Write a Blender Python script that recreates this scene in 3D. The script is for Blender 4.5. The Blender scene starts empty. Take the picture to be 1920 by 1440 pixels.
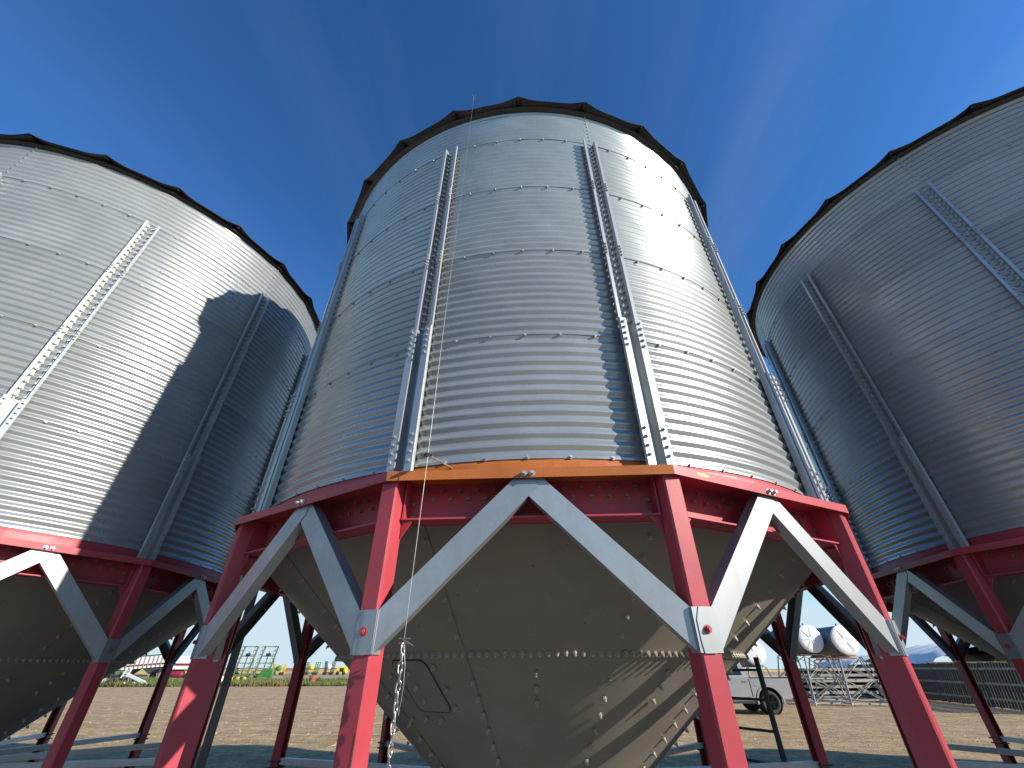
import bpy, math, random
from mathutils import Vector, Matrix
R = math.radians
sin, cos, PI = math.sin, math.cos, math.pi
random.seed(7)
scene = bpy.context.scene
col = scene.collection

# ------------------------------------------------------------------ camera
CAM_H = 1.65
cam_data = bpy.data.cameras.new('camera')
cam_data.sensor_width = 36.0
cam_data.lens = 14.694
cam_data.clip_start = 0.05
cam_data.clip_end = 12000
cam = bpy.data.objects.new('camera', cam_data)
col.objects.link(cam)
cam.matrix_world = (Matrix.Translation((0, 0, CAM_H)) @ Matrix.Rotation(R(90 + 34.18), 4, 'X')
                    @ Matrix.Rotation(-0.0035, 4, 'Z'))
scene.camera = cam

# ------------------------------------------------------------------ sky, sun, exposure
SUN_AZ = R(117.0)      # clockwise from the viewing direction (+y)
SUN_EL = R(23.6)
world = bpy.data.worlds.new('World')
scene.world = world
world.use_nodes = True
wn = world.node_tree
wn.nodes.clear()
def wnode(t, **k):
    n = wn.nodes.new(t)
    for a, b in k.items(): setattr(n, a, b)
    return n
sky = wnode('ShaderNodeTexSky', sky_type='NISHITA', sun_disc=False, sun_elevation=SUN_EL,
            sun_rotation=SUN_AZ, altitude=900, air_density=1.0, dust_density=0.05, ozone_density=3.0)
hsv = wnode('ShaderNodeHueSaturation'); hsv.inputs['Saturation'].default_value = 1.12; hsv.inputs['Value'].default_value = 1.0
drk = wnode('ShaderNodeMixRGB', blend_type='DARKEN'); drk.inputs[0].default_value = 1.0; drk.inputs[2].default_value = (3.7, 4.7, 5.4, 1)   # evens the glare along the horizon
geo = wnode('ShaderNodeTexCoord')
# thin cirrus on a high flat layer: direction / height gives a position on the layer
sep = wnode('ShaderNodeSeparateXYZ')
zmx = wnode('ShaderNodeMath', operation='MAXIMUM'); zmx.inputs[1].default_value = 0.04
dx_ = wnode('ShaderNodeMath', operation='DIVIDE'); dy_ = wnode('ShaderNodeMath', operation='DIVIDE')
cmb = wnode('ShaderNodeCombineXYZ')
mp = wnode('ShaderNodeMapping'); mp.inputs['Rotation'].default_value = (0, 0, R(-8)); mp.inputs['Scale'].default_value = (1.7, 0.26, 1); mp.inputs['Location'].default_value = (0.0, -0.15, 0)
n1 = wnode('ShaderNodeTexNoise'); n1.inputs['Scale'].default_value = 1.5; n1.inputs['Detail'].default_value = 8; n1.inputs['Roughness'].default_value = 0.58; n1.inputs['Distortion'].default_value = 0.25
r1 = wnode('ShaderNodeValToRGB'); r1.color_ramp.elements[0].position = 0.50; r1.color_ramp.elements[1].position = 0.90
mix = wnode('ShaderNodeMixRGB'); mix.inputs[2].default_value = (3.6, 4.6, 6.0, 1)
mul = wnode('ShaderNodeMath', operation='MULTIPLY'); mul.inputs[1].default_value = 0.10
bg = wnode('ShaderNodeBackground'); bg.inputs['Strength'].default_value = 0.115
wo = wnode('ShaderNodeOutputWorld')
L = wn.links.new
L(geo.outputs['Generated'], sep.inputs[0]); L(sep.outputs[2], zmx.inputs[0])
L(sep.outputs[0], dx_.inputs[0]); L(zmx.outputs[0], dx_.inputs[1]); L(sep.outputs[1], dy_.inputs[0]); L(zmx.outputs[0], dy_.inputs[1])
L(dx_.outputs[0], cmb.inputs[0]); L(dy_.outputs[0], cmb.inputs[1]); L(cmb.outputs[0], mp.inputs['Vector']); L(mp.outputs[0], n1.inputs['Vector'])
msk = wnode('ShaderNodeMapRange'); msk.inputs['From Min'].default_value = -0.75; msk.inputs['From Max'].default_value = 0.45; msk.inputs['To Min'].default_value = 0.40; msk.inputs['To Max'].default_value = 1.0
mu2 = wnode('ShaderNodeMath', operation='MULTIPLY')
L(dx_.outputs[0], msk.inputs['Value']); L(r1.outputs[0], mu2.inputs[0]); L(msk.outputs[0], mu2.inputs[1])
L(n1.outputs['Fac'], r1.inputs[0]); L(mu2.outputs[0], mul.inputs[0]); L(mul.outputs[0], mix.inputs[0])
gam = wnode('ShaderNodeGamma'); gam.inputs['Gamma'].default_value = 1.27
L(sky.outputs[0], gam.inputs['Color']); L(gam.outputs[0], hsv.inputs['Color']); L(hsv.outputs[0], drk.inputs[1]); L(drk.outputs[0], mix.inputs[1]); L(mix.outputs[0], bg.inputs['Color']); L(bg.outputs[0], wo.inputs['Surface'])

sd = bpy.data.lights.new('sun', 'SUN')
sd.energy = 5.0; sd.angle = R(0.53); sd.color = (1.0, 0.93, 0.82)
sun = bpy.data.objects.new('sun', sd); col.objects.link(sun)
sdir = Vector((sin(SUN_AZ) * cos(SUN_EL), cos(SUN_AZ) * cos(SUN_EL), sin(SUN_EL)))
sun.rotation_euler = sdir.to_track_quat('Z', 'Y').to_euler()
sun.location = sdir * 60

scene.cycles.max_bounces = 5
scene.cycles.diffuse_bounces = 2
scene.cycles.glossy_bounces = 3
scene.cycles.transmission_bounces = 2
scene.cycles.caustics_reflective = False
scene.cycles.caustics_refractive = False
scene.cycles.sample_clamp_indirect = 6.0
scene.view_settings.view_transform = 'Standard'
scene.view_settings.look = 'None'
scene.view_settings.gamma = 1
scene.view_settings.use_curve_mapping = False
scene.view_settings.exposure = 0.55

# ------------------------------------------------------------------ materials
def new_mat(name):
    m = bpy.data.materials.new(name); m.use_nodes = True
    nt = m.node_tree
    return m, nt, nt.nodes['Principled BSDF']
def simple(name, rgb, rough=0.5, metal=0.0, vary=0.25, scale=6.0, bump=0.0, bscale=60.0, rvar=0.15, spec=0.5, second=None, sthr=(0.55, 0.7), sscale=3.0, coords='Object', chips=None):
    m, nt, b = new_mat(name)
    tc = nt.nodes.new('ShaderNodeTexCoord')
    n = nt.nodes.new('ShaderNodeTexNoise'); n.inputs['Scale'].default_value = scale; n.inputs['Detail'].default_value = 3
    nt.links.new(tc.outputs[coords], n.inputs['Vector'])
    rp = nt.nodes.new('ShaderNodeValToRGB')
    rp.color_ramp.elements[0].position = 0.3; rp.color_ramp.elements[1].position = 0.7
    rp.color_ramp.elements[0].color = (*[c * (1 - vary) for c in rgb], 1)
    rp.color_ramp.elements[1].color = (*[min(1, c * (1 + vary)) for c in rgb], 1)
    nt.links.new(n.outputs['Fac'], rp.inputs[0])
    last = rp.outputs[0]
    if second:
        n2 = nt.nodes.new('ShaderNodeTexNoise'); n2.inputs['Scale'].default_value = sscale; n2.inputs['Detail'].default_value = 4; n2.inputs['Roughness'].default_value = 0.65
        nt.links.new(tc.outputs[coords], n2.inputs['Vector'])
        r2 = nt.nodes.new('ShaderNodeValToRGB'); r2.color_ramp.elements[0].position = sthr[0]; r2.color_ramp.elements[1].position = sthr[1]
        nt.links.new(n2.outputs['Fac'], r2.inputs[0])
        mx = nt.nodes.new('ShaderNodeMixRGB'); mx.inputs[2].default_value = (*second, 1)
        nt.links.new(r2.outputs[0], mx.inputs[0]); nt.links.new(last, mx.inputs[1]); last = mx.outputs[0]
    if chips:
        n3 = nt.nodes.new('ShaderNodeTexNoise'); n3.inputs['Scale'].default_value = 42; n3.inputs['Detail'].default_value = 3
        nt.links.new(tc.outputs[coords], n3.inputs['Vector'])
        r3 = nt.nodes.new('ShaderNodeValToRGB'); r3.color_ramp.elements[0].position = 0.715; r3.color_ramp.elements[1].position = 0.735
        nt.links.new(n3.outputs['Fac'], r3.inputs[0])
        m3 = nt.nodes.new('ShaderNodeMixRGB'); m3.inputs[2].default_value = (*chips, 1)
        nt.links.new(r3.outputs[0], m3.inputs[0]); nt.links.new(last, m3.inputs[1]); last = m3.outputs[0]
    nt.links.new(last, b.inputs['Base Color'])
    b.inputs['Metallic'].default_value = metal
    b.inputs['Specular IOR Level'].default_value = spec
    mr = nt.nodes.new('ShaderNodeMapRange'); mr.inputs['To Min'].default_value = max(0.02, rough - rvar); mr.inputs['To Max'].default_value = min(1, rough + rvar)
    nt.links.new(n.outputs['Fac'], mr.inputs['Value']); nt.links.new(mr.outputs[0], b.inputs['Roughness'])
    if bump:
        nb = nt.nodes.new('ShaderNodeTexNoise'); nb.inputs['Scale'].default_value = bscale; nb.inputs['Detail'].default_value = 2
        nt.links.new(tc.outputs[coords], nb.inputs['Vector'])
        bp = nt.nodes.new('ShaderNodeBump'); bp.inputs['Strength'].default_value = bump; bp.inputs['Distance'].default_value = 0.02
        nt.links.new(nb.outputs['Fac'], bp.inputs['Height']); nt.links.new(bp.outputs[0], b.inputs['Normal'])
    return m

def galvanised(name, base, rough, metal, spangle, streak=0.0, wav=0.0, coat=0.0):
    """zinc: spangle cells + cloudy dulling + a faint large-scale waviness of the sheet"""
    m, nt, b = new_mat(name)
    N = nt.nodes.new
    tc = N('ShaderNodeTexCoord')
    oi = N('ShaderNodeObjectInfo')
    off = N('ShaderNodeVectorMath'); off.operation = 'MULTIPLY_ADD'
    comb = N('ShaderNodeCombineXYZ')
    for i in range(3): nt.links.new(oi.outputs['Random'], comb.inputs[i])
    off.inputs[1].default_value = (37, 53, 71)
    nt.links.new(comb.outputs[0], off.inputs[0]); nt.links.new(tc.outputs['Object'], off.inputs[2])
    v = N('ShaderNodeTexVoronoi'); v.inputs['Scale'].default_value = spangle
    nt.links.new(off.outputs[0], v.inputs['Vector'])
    n = N('ShaderNodeTexNoise'); n.inputs['Scale'].default_value = 2.2; n.inputs['Detail'].default_value = 3; n.inputs['Roughness'].default_value = 0.6
    nt.links.new(off.outputs[0], n.inputs['Vector'])
    hs = N('ShaderNodeSeparateColor'); nt.links.new(v.outputs['Color'], hs.inputs[0])
    add = N('ShaderNodeMath'); add.operation = 'MULTIPLY_ADD'; add.inputs[1].default_value = 0.10
    nt.links.new(hs.outputs[0], add.inputs[0]); nt.links.new(n.outputs['Fac'], add.inputs[2])
    rp = N('ShaderNodeValToRGB'); e = rp.color_ramp.elements
    e[0].position = 0.30; e[1].position = 0.80
    e[0].color = (*[c * 0.84 for c in base], 1); e[1].color = (*[min(1, c * 1.12) for c in base], 1)
    nt.links.new(add.outputs[0], rp.inputs[0])
    last = rp.outputs[0]
    if streak:
        mp_ = N('ShaderNodeMapping'); mp_.inputs['Scale'].default_value = (7, 7, 0.5)
        ns = N('ShaderNodeTexNoise'); ns.inputs['Scale'].default_value = 3; ns.inputs['Detail'].default_value = 3
        nt.links.new(off.outputs[0], mp_.inputs[0]); nt.links.new(mp_.outputs[0], ns.inputs['Vector'])
        r2 = N('ShaderNodeValToRGB'); r2.color_ramp.elements[0].position = 0.52; r2.color_ramp.elements[1].position = 0.8
        r2.color_ramp.elements[1].color = (streak, streak, streak, 1)
        nt.links.new(ns.outputs['Fac'], r2.inputs[0])
        mx = N('ShaderNodeMixRGB'); mx.inputs[2].default_value = (0.30, 0.285, 0.26, 1)
        nt.links.new(r2.outputs[0], mx.inputs[0]); nt.links.new(last, mx.inputs[1]); last = mx.outputs[0]
    tone = N('ShaderNodeMapRange'); tone.inputs['To Min'].default_value = 0.90; tone.inputs['To Max'].default_value = 1.08
    nt.links.new(oi.outputs['Random'], tone.inputs['Value'])
    tm = N('ShaderNodeMixRGB'); tm.blend_type = 'MULTIPLY'; tm.inputs[0].default_value = 1.0
    nt.links.new(last, tm.inputs[1]); nt.links.new(tone.outputs[0], tm.inputs[2]); last = tm.outputs[0]
    nt.links.new(last, b.inputs['Base Color'])
    b.inputs['Metallic'].default_value = metal
    b.inputs['Coat Weight'].default_value = coat; b.inputs['Coat Roughness'].default_value = 0.16
    mr = N('ShaderNodeMapRange'); mr.inputs['From Min'].default_value = 0.25; mr.inputs['From Max'].default_value = 0.85
    mr.inputs['To Min'].default_value = rough + 0.06; mr.inputs['To Max'].default_value = rough - 0.06
    nt.links.new(add.outputs[0], mr.inputs['Value']); nt.links.new(mr.outputs[0], b.inputs['Roughness'])
    if wav:
        nb = N('ShaderNodeTexNoise'); nb.inputs['Scale'].default_value = 2.6; nb.inputs['Detail'].default_value = 2
        nt.links.new(off.outputs[0], nb.inputs['Vector'])
        bp = N('ShaderNodeBump'); bp.inputs['Strength'].default_value = wav; bp.inputs['Distance'].default_value = 0.05
        nt.links.new(nb.outputs['Fac'], bp.inputs['Height']); nt.links.new(bp.outputs[0], b.inputs['Normal'])
    return m

M = {}
M['sheet'] = galvanised('galvanised_sheet', (0.375, 0.397, 0.400), 0.31, 0.47, 95, 0.10)
M['roof'] = galvanised('shaded_galvanised_roof', (0.055, 0.052, 0.05), 0.55, 0.3, 95, 0.2, 0.2)  # zinc with the shade of the eave underside put into its base colour
M['stiff'] = galvanised('galvanised_stiffener', (0.50, 0.515, 0.515), 0.42, 0.55, 60, 0.1)
M['brace'] = galvanised('galvanised_brace', (0.345, 0.368, 0.388), 0.40, 0.5, 45, 0.5)
M['bolt'] = simple('zinc_bolt', (0.46, 0.47, 0.46), 0.45, 0.5, 0.2, 30)
M['beambolt'] = simple('shaded_red_bolt', (0.26, 0.13, 0.12), 0.45, 0.2, 0.2, 30)  # red-brown bolt, colour darkened to carry the shade under the ledge
M['red'] = simple('faded_red_paint', (0.41, 0.055, 0.072), 0.40, 0, 0.07, 4, 0.02, 120, 0.06, 0.32, (0.43, 0.070, 0.085), (0.5, 0.9), 2.2, chips=(0.14, 0.05, 0.035))
M['redbolt'] = simple('red_painted_bolt', (0.42, 0.05, 0.06), 0.4, 0, 0.25, 20)
M['rust'] = simple('rust_scrape', (0.22, 0.10, 0.05), 0.8, 0, 0.4, 25)
M['orange'] = simple('orange_primer_paint', (0.42, 0.125, 0.025), 0.48, 0, 0.12, 4, 0.05, 90, 0.1, 0.4, (0.40, 0.11, 0.03), (0.5, 0.85), 5)
M['cone'] = simple('taupe_hopper_paint', (0.232, 0.205, 0.165), 0.45, 0, 0.06, 3, 0.02, 40, 0.08, 0.35, (0.165, 0.145, 0.115), (0.52, 0.9), 1.3, chips=(0.10, 0.08, 0.06))
M['conebolt'] = simple('taupe_painted_bolt', (0.42, 0.39, 0.32), 0.4, 0.2, 0.15, 30)
M['gasket'] = simple('dark_joint', (0.03, 0.025, 0.02), 0.8)
M['tie'] = galvanised('galvanised_tube', (0.50, 0.53, 0.56), 0.45, 0.6, 45, 0.3)
M['ladder'] = galvanised('dull_ladder_steel', (0.09, 0.095, 0.10), 0.5, 0.6, 45, 0.3)
M['wire'] = simple('steel_cable', (0.24, 0.235, 0.22), 0.5, 0.7)
M['chain'] = simple('zinc_chain', (0.55, 0.55, 0.54), 0.35, 0.9, 0.15, 40)
M['white'] = simple('white_enamel', (0.78, 0.78, 0.76), 0.4, 0, 0.05, 2, 0, 40, 0.1, 0.5, (0.5, 0.46, 0.40), (0.6, 0.9), 4)
M['tank_end'] = simple('chalky_white_paint', (0.80, 0.80, 0.80), 0.5, 0, 0.05, 2, 0, 40, 0.1, 0.4, (0.45, 0.30, 0.2), (0.68, 0.82), 3)
M['tank_side'] = simple('weathered_grey_tank', (0.13, 0.135, 0.145), 0.42, 0.0, 0.3, 2, 0, 40, 0.1, 0.5, (0.10, 0.07, 0.05), (0.5, 0.75), 2)
M['silver'] = simple('silver_white_car_paint', (0.36, 0.37, 0.39), 0.22, 0.25, 0.03, 2, 0, 40, 0.05, 0.6)
M['glass'] = simple('dark_window_glass', (0.012, 0.014, 0.017), 0.06, 0, 0.1, 2, 0, 40, 0.03, 0.6)
M['tyre'] = simple('tyre_rubber', (0.035, 0.034, 0.032), 0.85, 0, 0.3, 8)
M['rim'] = simple('black_wheel', (0.015, 0.015, 0.016), 0.3, 0.4, 0.1, 8)
M['chrome'] = simple('chrome_bumper', (0.7, 0.7, 0.7), 0.2, 1.0, 0.05, 4)
M['lamp'] = simple('tail_lamp_red', (0.30, 0.008, 0.015), 0.15)
M['black'] = simple('black_plastic', (0.02, 0.02, 0.02), 0.6)
M['steel'] = simple('grey_weathered_steel', (0.36, 0.36, 0.34), 0.55, 0.3, 0.25, 5, 0, 40, 0.1, 0.5, (0.22, 0.15, 0.10), (0.55, 0.8), 4)
M['darksteel'] = simple('dark_steel', (0.06, 0.06, 0.065), 0.6, 0.3, 0.3, 5)
M['green'] = simple('implement_green', (0.045, 0.19, 0.04), 0.45, 0, 0.2, 3)
M['palegreen'] = simple('faded_green_tube', (0.12, 0.17, 0.085), 0.55, 0, 0.25, 3)
M['yellow'] = simple('implement_yellow', (0.75, 0.52, 0.03), 0.45, 0, 0.1, 3)
M['maroon'] = simple('maroon_paint', (0.20, 0.02, 0.03), 0.45, 0, 0.15, 3)
M['rusty'] = simple('rusty_drum', (0.25, 0.085, 0.045), 0.75, 0, 0.35, 5)
M['tarp'] = simple('white_tarpaulin', (0.70, 0.72, 0.76), 0.55, 0, 0.06, 0.6, 0.25, 2.0)
M['slat'] = simple('tarred_timber', (0.025, 0.024, 0.023), 0.8, 0, 0.4, 5, 0.2, 30)
M['timber'] = simple('weathered_timber', (0.30, 0.27, 0.22), 0.8, 0, 0.3, 4, 0.2, 30)
M['straw'] = simple('hay_bale', (0.34, 0.26, 0.12), 0.95, 0, 0.3, 6, 0.4, 20)
M['hose'] = simple('blue_hose', (0.10, 0.14, 0.26), 0.5)
M['grass'] = simple('roadside_grass', (0.085, 0.125, 0.03), 0.8, 0, 0.45, 0.35, second=(0.26, 0.20, 0.08), sthr=(0.5, 0.68), sscale=0.25, coords='Object')
M['clod'] = simple('soil_clod', (0.40, 0.30, 0.185), 0.95, 0, 0.3, 3)

def ground_material():
    m, nt, b = new_mat('tilled_dirt')
    N = nt.nodes.new
    tc = N('ShaderNodeTexCoord')
    def noise(scale, det, rough=0.6, sc=(1, 1, 1)):
        mp_ = N('ShaderNodeMapping'); mp_.inputs['Scale'].default_value = sc
        nt.links.new(tc.outputs['Object'], mp_.inputs[0])
        n_ = N('ShaderNodeTexNoise'); n_.inputs['Scale'].default_value = scale; n_.inputs['Detail'].default_value = det; n_.inputs['Roughness'].default_value = rough
        nt.links.new(mp_.outputs[0], n_.inputs['Vector']); return n_.outputs['Fac']
    def ramp(fac, p0, c0, p1, c1):
        r_ = N('ShaderNodeValToRGB'); r_.color_ramp.elements[0].position = p0; r_.color_ramp.elements[1].position = p1
        r_.color_ramp.elements[0].color = (*c0, 1); r_.color_ramp.elements[1].color = (*c1, 1)
        nt.links.new(fac, r_.inputs[0]); return r_.outputs[0]
    def mixc(f, a, c, mode='MIX'):
        x = N('ShaderNodeMixRGB'); x.blend_type = mode
        if isinstance(f, float): x.inputs[0].default_value = f
        else: nt.links.new(f, x.inputs[0])
        nt.links.new(a, x.inputs[1]); nt.links.new(c, x.inputs[2]); return x.outputs[0]
    fine = noise(9, 9, 0.75)
    mid = noise(0.9, 6)
    streak = noise(1.0, 6, 0.6, (0.10, 1.6, 1))
    c1 = ramp(fine, 0.33, (0.36, 0.250, 0.140), 0.68, (0.74, 0.55, 0.335))
    c2 = ramp(mid, 0.3, (0.72, 0.72, 0.72), 0.75, (1.12, 1.08, 1.02))
    c3 = ramp(streak, 0.35, (0.80, 0.80, 0.80), 0.7, (1.08, 1.07, 1.05))
    clump = noise(2.6, 5, 0.7)
    c4 = ramp(clump, 0.36, (0.66, 0.66, 0.66), 0.64, (1.14, 1.13, 1.10))
    c = mixc(1.0, mixc(1.0, mixc(1.0, c1, c2, 'MULTIPLY'), c3, 'MULTIPLY'), c4, 'MULTIPLY')
    nt.links.new(c, b.inputs['Base Color']); b.inputs['Roughness'].default_value = 0.95
    b.inputs['Specular IOR Level'].default_value = 0.15
    bp = N('ShaderNodeBump'); bp.inputs['Strength'].default_value = 0.9; bp.inputs['Distance'].default_value = 0.06
    nt.links.new(fine, bp.inputs['Height']); nt.links.new(bp.outputs[0], b.inputs['Normal'])
    return m
M['dirt'] = ground_material()
M['field'] = simple('ripe_stubble_field', (0.66, 0.46, 0.17), 0.95, 0, 0.12, 0.02, 0, 40, 0.03, 0.1, (0.58, 0.42, 0.18), (0.45, 0.7), 0.05)
M['hill'] = simple('bare_far_hill', (0.30, 0.185, 0.115), 0.95, 0, 0.12, 0.004, 0, 40, 0.03, 0.1)
M['pad'] = simple('grey_gravel_pad', (0.225, 0.212, 0.19), 0.95, 0, 0.25, 14, 0.5, 30, 0.03, 0.1)
M['gravel'] = simple('gravel_lane', (0.40, 0.33, 0.25), 0.95, 0, 0.2, 2.0)

# ------------------------------------------------------------------ mesh helpers
class MB:
    def __init__(self): self.v = []; self.f = []; self.m = []; self.cur = 0
    def face(self, idx): self.f.append(idx); self.m.append(self.cur)
    def quad_strip(self, A, B, close=False):
        pass
    def box(self, c, s, mat=None):
        hx, hy, hz = s[0] / 2, s[1] / 2, s[2] / 2
        base = len(self.v); c = Vector(c)
        for dx, dy, dz in ((-1,-1,-1),(1,-1,-1),(1,1,-1),(-1,1,-1),(-1,-1,1),(1,-1,1),(1,1,1),(-1,1,1)):
            p = Vector((dx * hx, dy * hy, dz * hz))
            if mat is not None: p = mat @ p
            self.v.append(tuple(c + p))
        for q in ((0,3,2,1),(4,5,6,7),(0,1,5,4),(1,2,6,5),(2,3,7,6),(3,0,4,7)):
            self.face(tuple(base + i for i in q))
        return self
    def beam(self, p0, p1, w, h, up=(0, 0, 1)):
        p0 = Vector(p0); p1 = Vector(p1); d = p1 - p0; ln = d.length
        if ln < 1e-6: return self
        d.normalize(); up = Vector(up)
        if abs(d.dot(up)) > 0.98: up = Vector((0, 1, 0))
        x = d.cross(up).normalized(); z = x.cross(d).normalized()
        return self.box((p0 + p1) / 2, (w, ln, h), Matrix((x, d, z)).transposed())
    def tube(self, p0, p1, r, n=8, r1=None, caps=True):
        p0 = Vector(p0); p1 = Vector(p1); d = (p1 - p0)
        if d.length < 1e-6: return self
        d.normalize(); a = Vector((0, 0, 1)) if abs(d.z) < 0.9 else Vector((1, 0, 0))
        x = d.cross(a).normalized(); y = d.cross(x)
        if r1 is None: r1 = r
        b = len(self.v)
        for p, rr in ((p0, r), (p1, r1)):
            for i in range(n):
                t = 2 * PI * i / n
                self.v.append(tuple(p + x * (rr * cos(t)) + y * (rr * sin(t))))
        for i in range(n):
            j = (i + 1) % n
            self.face((b + i, b + n + i, b + n + j, b + j))
        if caps:
            self.face(tuple(b + i for i in range(n)))
            self.face(tuple(b + n + n - 1 - i for i in range(n)))
        return self
    def path(self, pts, r, n=6):
        pts = [Vector(p) for p in pts]
        rings = []
        for i, p in enumerate(pts):
            d = (pts[min(i + 1, len(pts) - 1)] - pts[max(i - 1, 0)]).normalized()
            a = Vector((0, 0, 1)) if abs(d.z) < 0.9 else Vector((1, 0, 0))
            x = d.cross(a).normalized(); y = d.cross(x)
            b = len(self.v)
            for k in range(n):
                t = 2 * PI * k / n; self.v.append(tuple(p + x * r * cos(t) + y * r * sin(t)))
            rings.append(b)
        for b0, b1 in zip(rings, rings[1:]):
            for k in range(n):
                j = (k + 1) % n; self.face((b0 + k, b1 + k, b1 + j, b0 + j))
        self.face(tuple(rings[0] + k for k in range(n))); self.face(tuple(rings[-1] + n - 1 - k for k in range(n)))
        return self
    def lathe(self, prof, n, c=(0, 0, 0), axis='Z', close=False):
        """prof: list of (r, h)"""
        b = len(self.v); c = Vector(c)
        for r, h in prof:
            for i in range(n):
                t = 2 * PI * i / n
                if axis == 'Z': p = Vector((r * cos(t), r * sin(t), h))
                elif axis == 'Y': p = Vector((r * cos(t), h, r * sin(t)))
                else: p = Vector((h, r * cos(t), r * sin(t)))
                self.v.append(tuple(c + p))
        for k in range(len(prof) - 1):
            for i in range(n):
                j = (i + 1) % n
                q = (b + k * n + i, b + k * n + j, b + (k + 1) * n + j, b + (k + 1) * n + i)
                self.face(q if axis == 'Z' else q)
        return self
    def prism(self, poly, depth, fn):
        """closed polygon of 2-D points extruded; fn(a, b, t) -> 3-D point with t = 0 or depth"""
        n = len(poly); b = len(self.v)
        for t in (0, depth):
            for p in poly: self.v.append(tuple(fn(p[0], p[1], t)))
        self.face(tuple(b + i for i in range(n))); self.face(tuple(b + n + n - 1 - i for i in range(n)))
        for i in range(n):
            j = (i + 1) % n; self.face((b + i, b + n + i, b + n + j, b + j))
        return self
    def mesh(self, name, mats, smooth=False, recalc=True):
        me = bpy.data.meshes.new(name)
        me.from_pydata(self.v, [], self.f)
        if not isinstance(mats, (list, tuple)): mats = [mats]
        for m in mats: me.materials.append(M[m])
        if len(mats) > 1: me.polygons.foreach_set('material_index', self.m)
        if recalc:
            import bmesh
            bm = bmesh.new(); bm.from_mesh(me)
            bmesh.ops.recalc_face_normals(bm, faces=bm.faces); bm.to_mesh(me); bm.free()
        if smooth: me.polygons.foreach_set('use_smooth', [True] * len(me.polygons))
        me.update()
        return me

def obj(name, me, parent=None, loc=(0, 0, 0), rz=0.0, **props):
    o = bpy.data.objects.new(name, me); col.objects.link(o)
    o.location = loc; o.rotation_euler = (0, 0, rz)
    if parent is not None: o.parent = parent
    for k, v_ in props.items(): o[k] = v_
    return o
def empty(name, loc, rz, label, cat, group=None):
    o = obj(name, None, None, loc, rz, label=label, category=cat)
    if group: o['group'] = group
    return o

# ------------------------------------------------------------------ setting: terrain
def smooth(a, b, x):
    t = max(0.0, min(1.0, (x - a) / (b - a))); return t * t * (3 - 2 * t)
def terrain(x, y):
    d = math.hypot(x, y); k = x / max(y, 1.0) if y > 0 else 0
    k = max(-1.5, min(1.5, k))
    s = -0.0005 - 0.0045 * k            # the land rises gently to the left, falls to the right
    return s * max(0.0, d - 220) * smooth(220, 500, d)
mb = MB()
rad = [0, 4, 8, 12, 16, 22, 30, 42, 60, 85, 120, 160, 210, 270, 340, 430, 560, 750, 1000, 1400, 2000, 3200, 6000]
NA = 96
mb.v.append((0, 8, 0))
for r in rad[1:]:
    for i in range(NA):
        t = 2 * PI * i / NA; x, y = r * sin(t), 8 + r * cos(t)
        mb.v.append((x, y, terrain(x, y)))
for i in range(NA):
    mb.face((0, 1 + (i + 1) % NA, 1 + i))
for k in range(len(rad) - 2):
    for i in range(NA):
        a, b_ = 1 + k * NA + i, 1 + k * NA + (i + 1) % NA
        mb.face((a, b_, b_ + NA, a + NA))
g = obj('ground', mb.mesh('ground', 'dirt', True)); g['kind'] = 'structure'

def sheet(name, mat, xs, ys, dz):
    mb = MB(); n = len(ys)
    for x in xs:
        for y in ys: mb.v.append((x, y, terrain(x, y) + dz))
    for i in range(len(xs) - 1):
        for j in range(n - 1):
            a = i * n + j; mb.face((a, a + n, a + n + 1, a + 1))
    o = obj(name, mb.mesh(name, mat, True)); o['kind'] = 'structure'; return o
xs_ = [-900 + 40 * i for i in range(66)]
sheet('gravel_pad', 'pad', [-26 + 4 * i for i in range(15)], [-40, -30, -20, -12, -6, 0, 4, 8.6], 0.004)
sheet('gravel_lane', 'gravel', xs_, [96, 110, 125], 0.02)
sheet('stubble_field', 'field', xs_, [190, 240, 300, 380, 480, 600, 800], 0.04)
sheet('far_hill', 'hill', [-2600 + 80 * i for i in range(66)], [806, 1000, 1300, 1700, 2300, 3000], 0.06)

# ------------------------------------------------------------------ grain bins
NB = 12; ST = 2 * PI / NB
RW = 2.729                 # wall radius
ZB = 2.61                  # wall bottom
RINGS = [2.625, 3.53, 4.413, 5.310, 6.185, 6.885]     # seam heights
NCOR = [12, 12, 12, 12, 9.5]
RV = 2.913                 # ledge polygon circumradius
IR = RV * cos(ST / 2)
Z_LEDGE = 2.525; LIP = 0.052
CS = 0.86                  # hopper slope
def cone_z(r): return 1.65 + 0.6 - (2.44 - r) * CS
def pol(r, a, z): return (r * sin(a), -r * cos(a), z)

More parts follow.
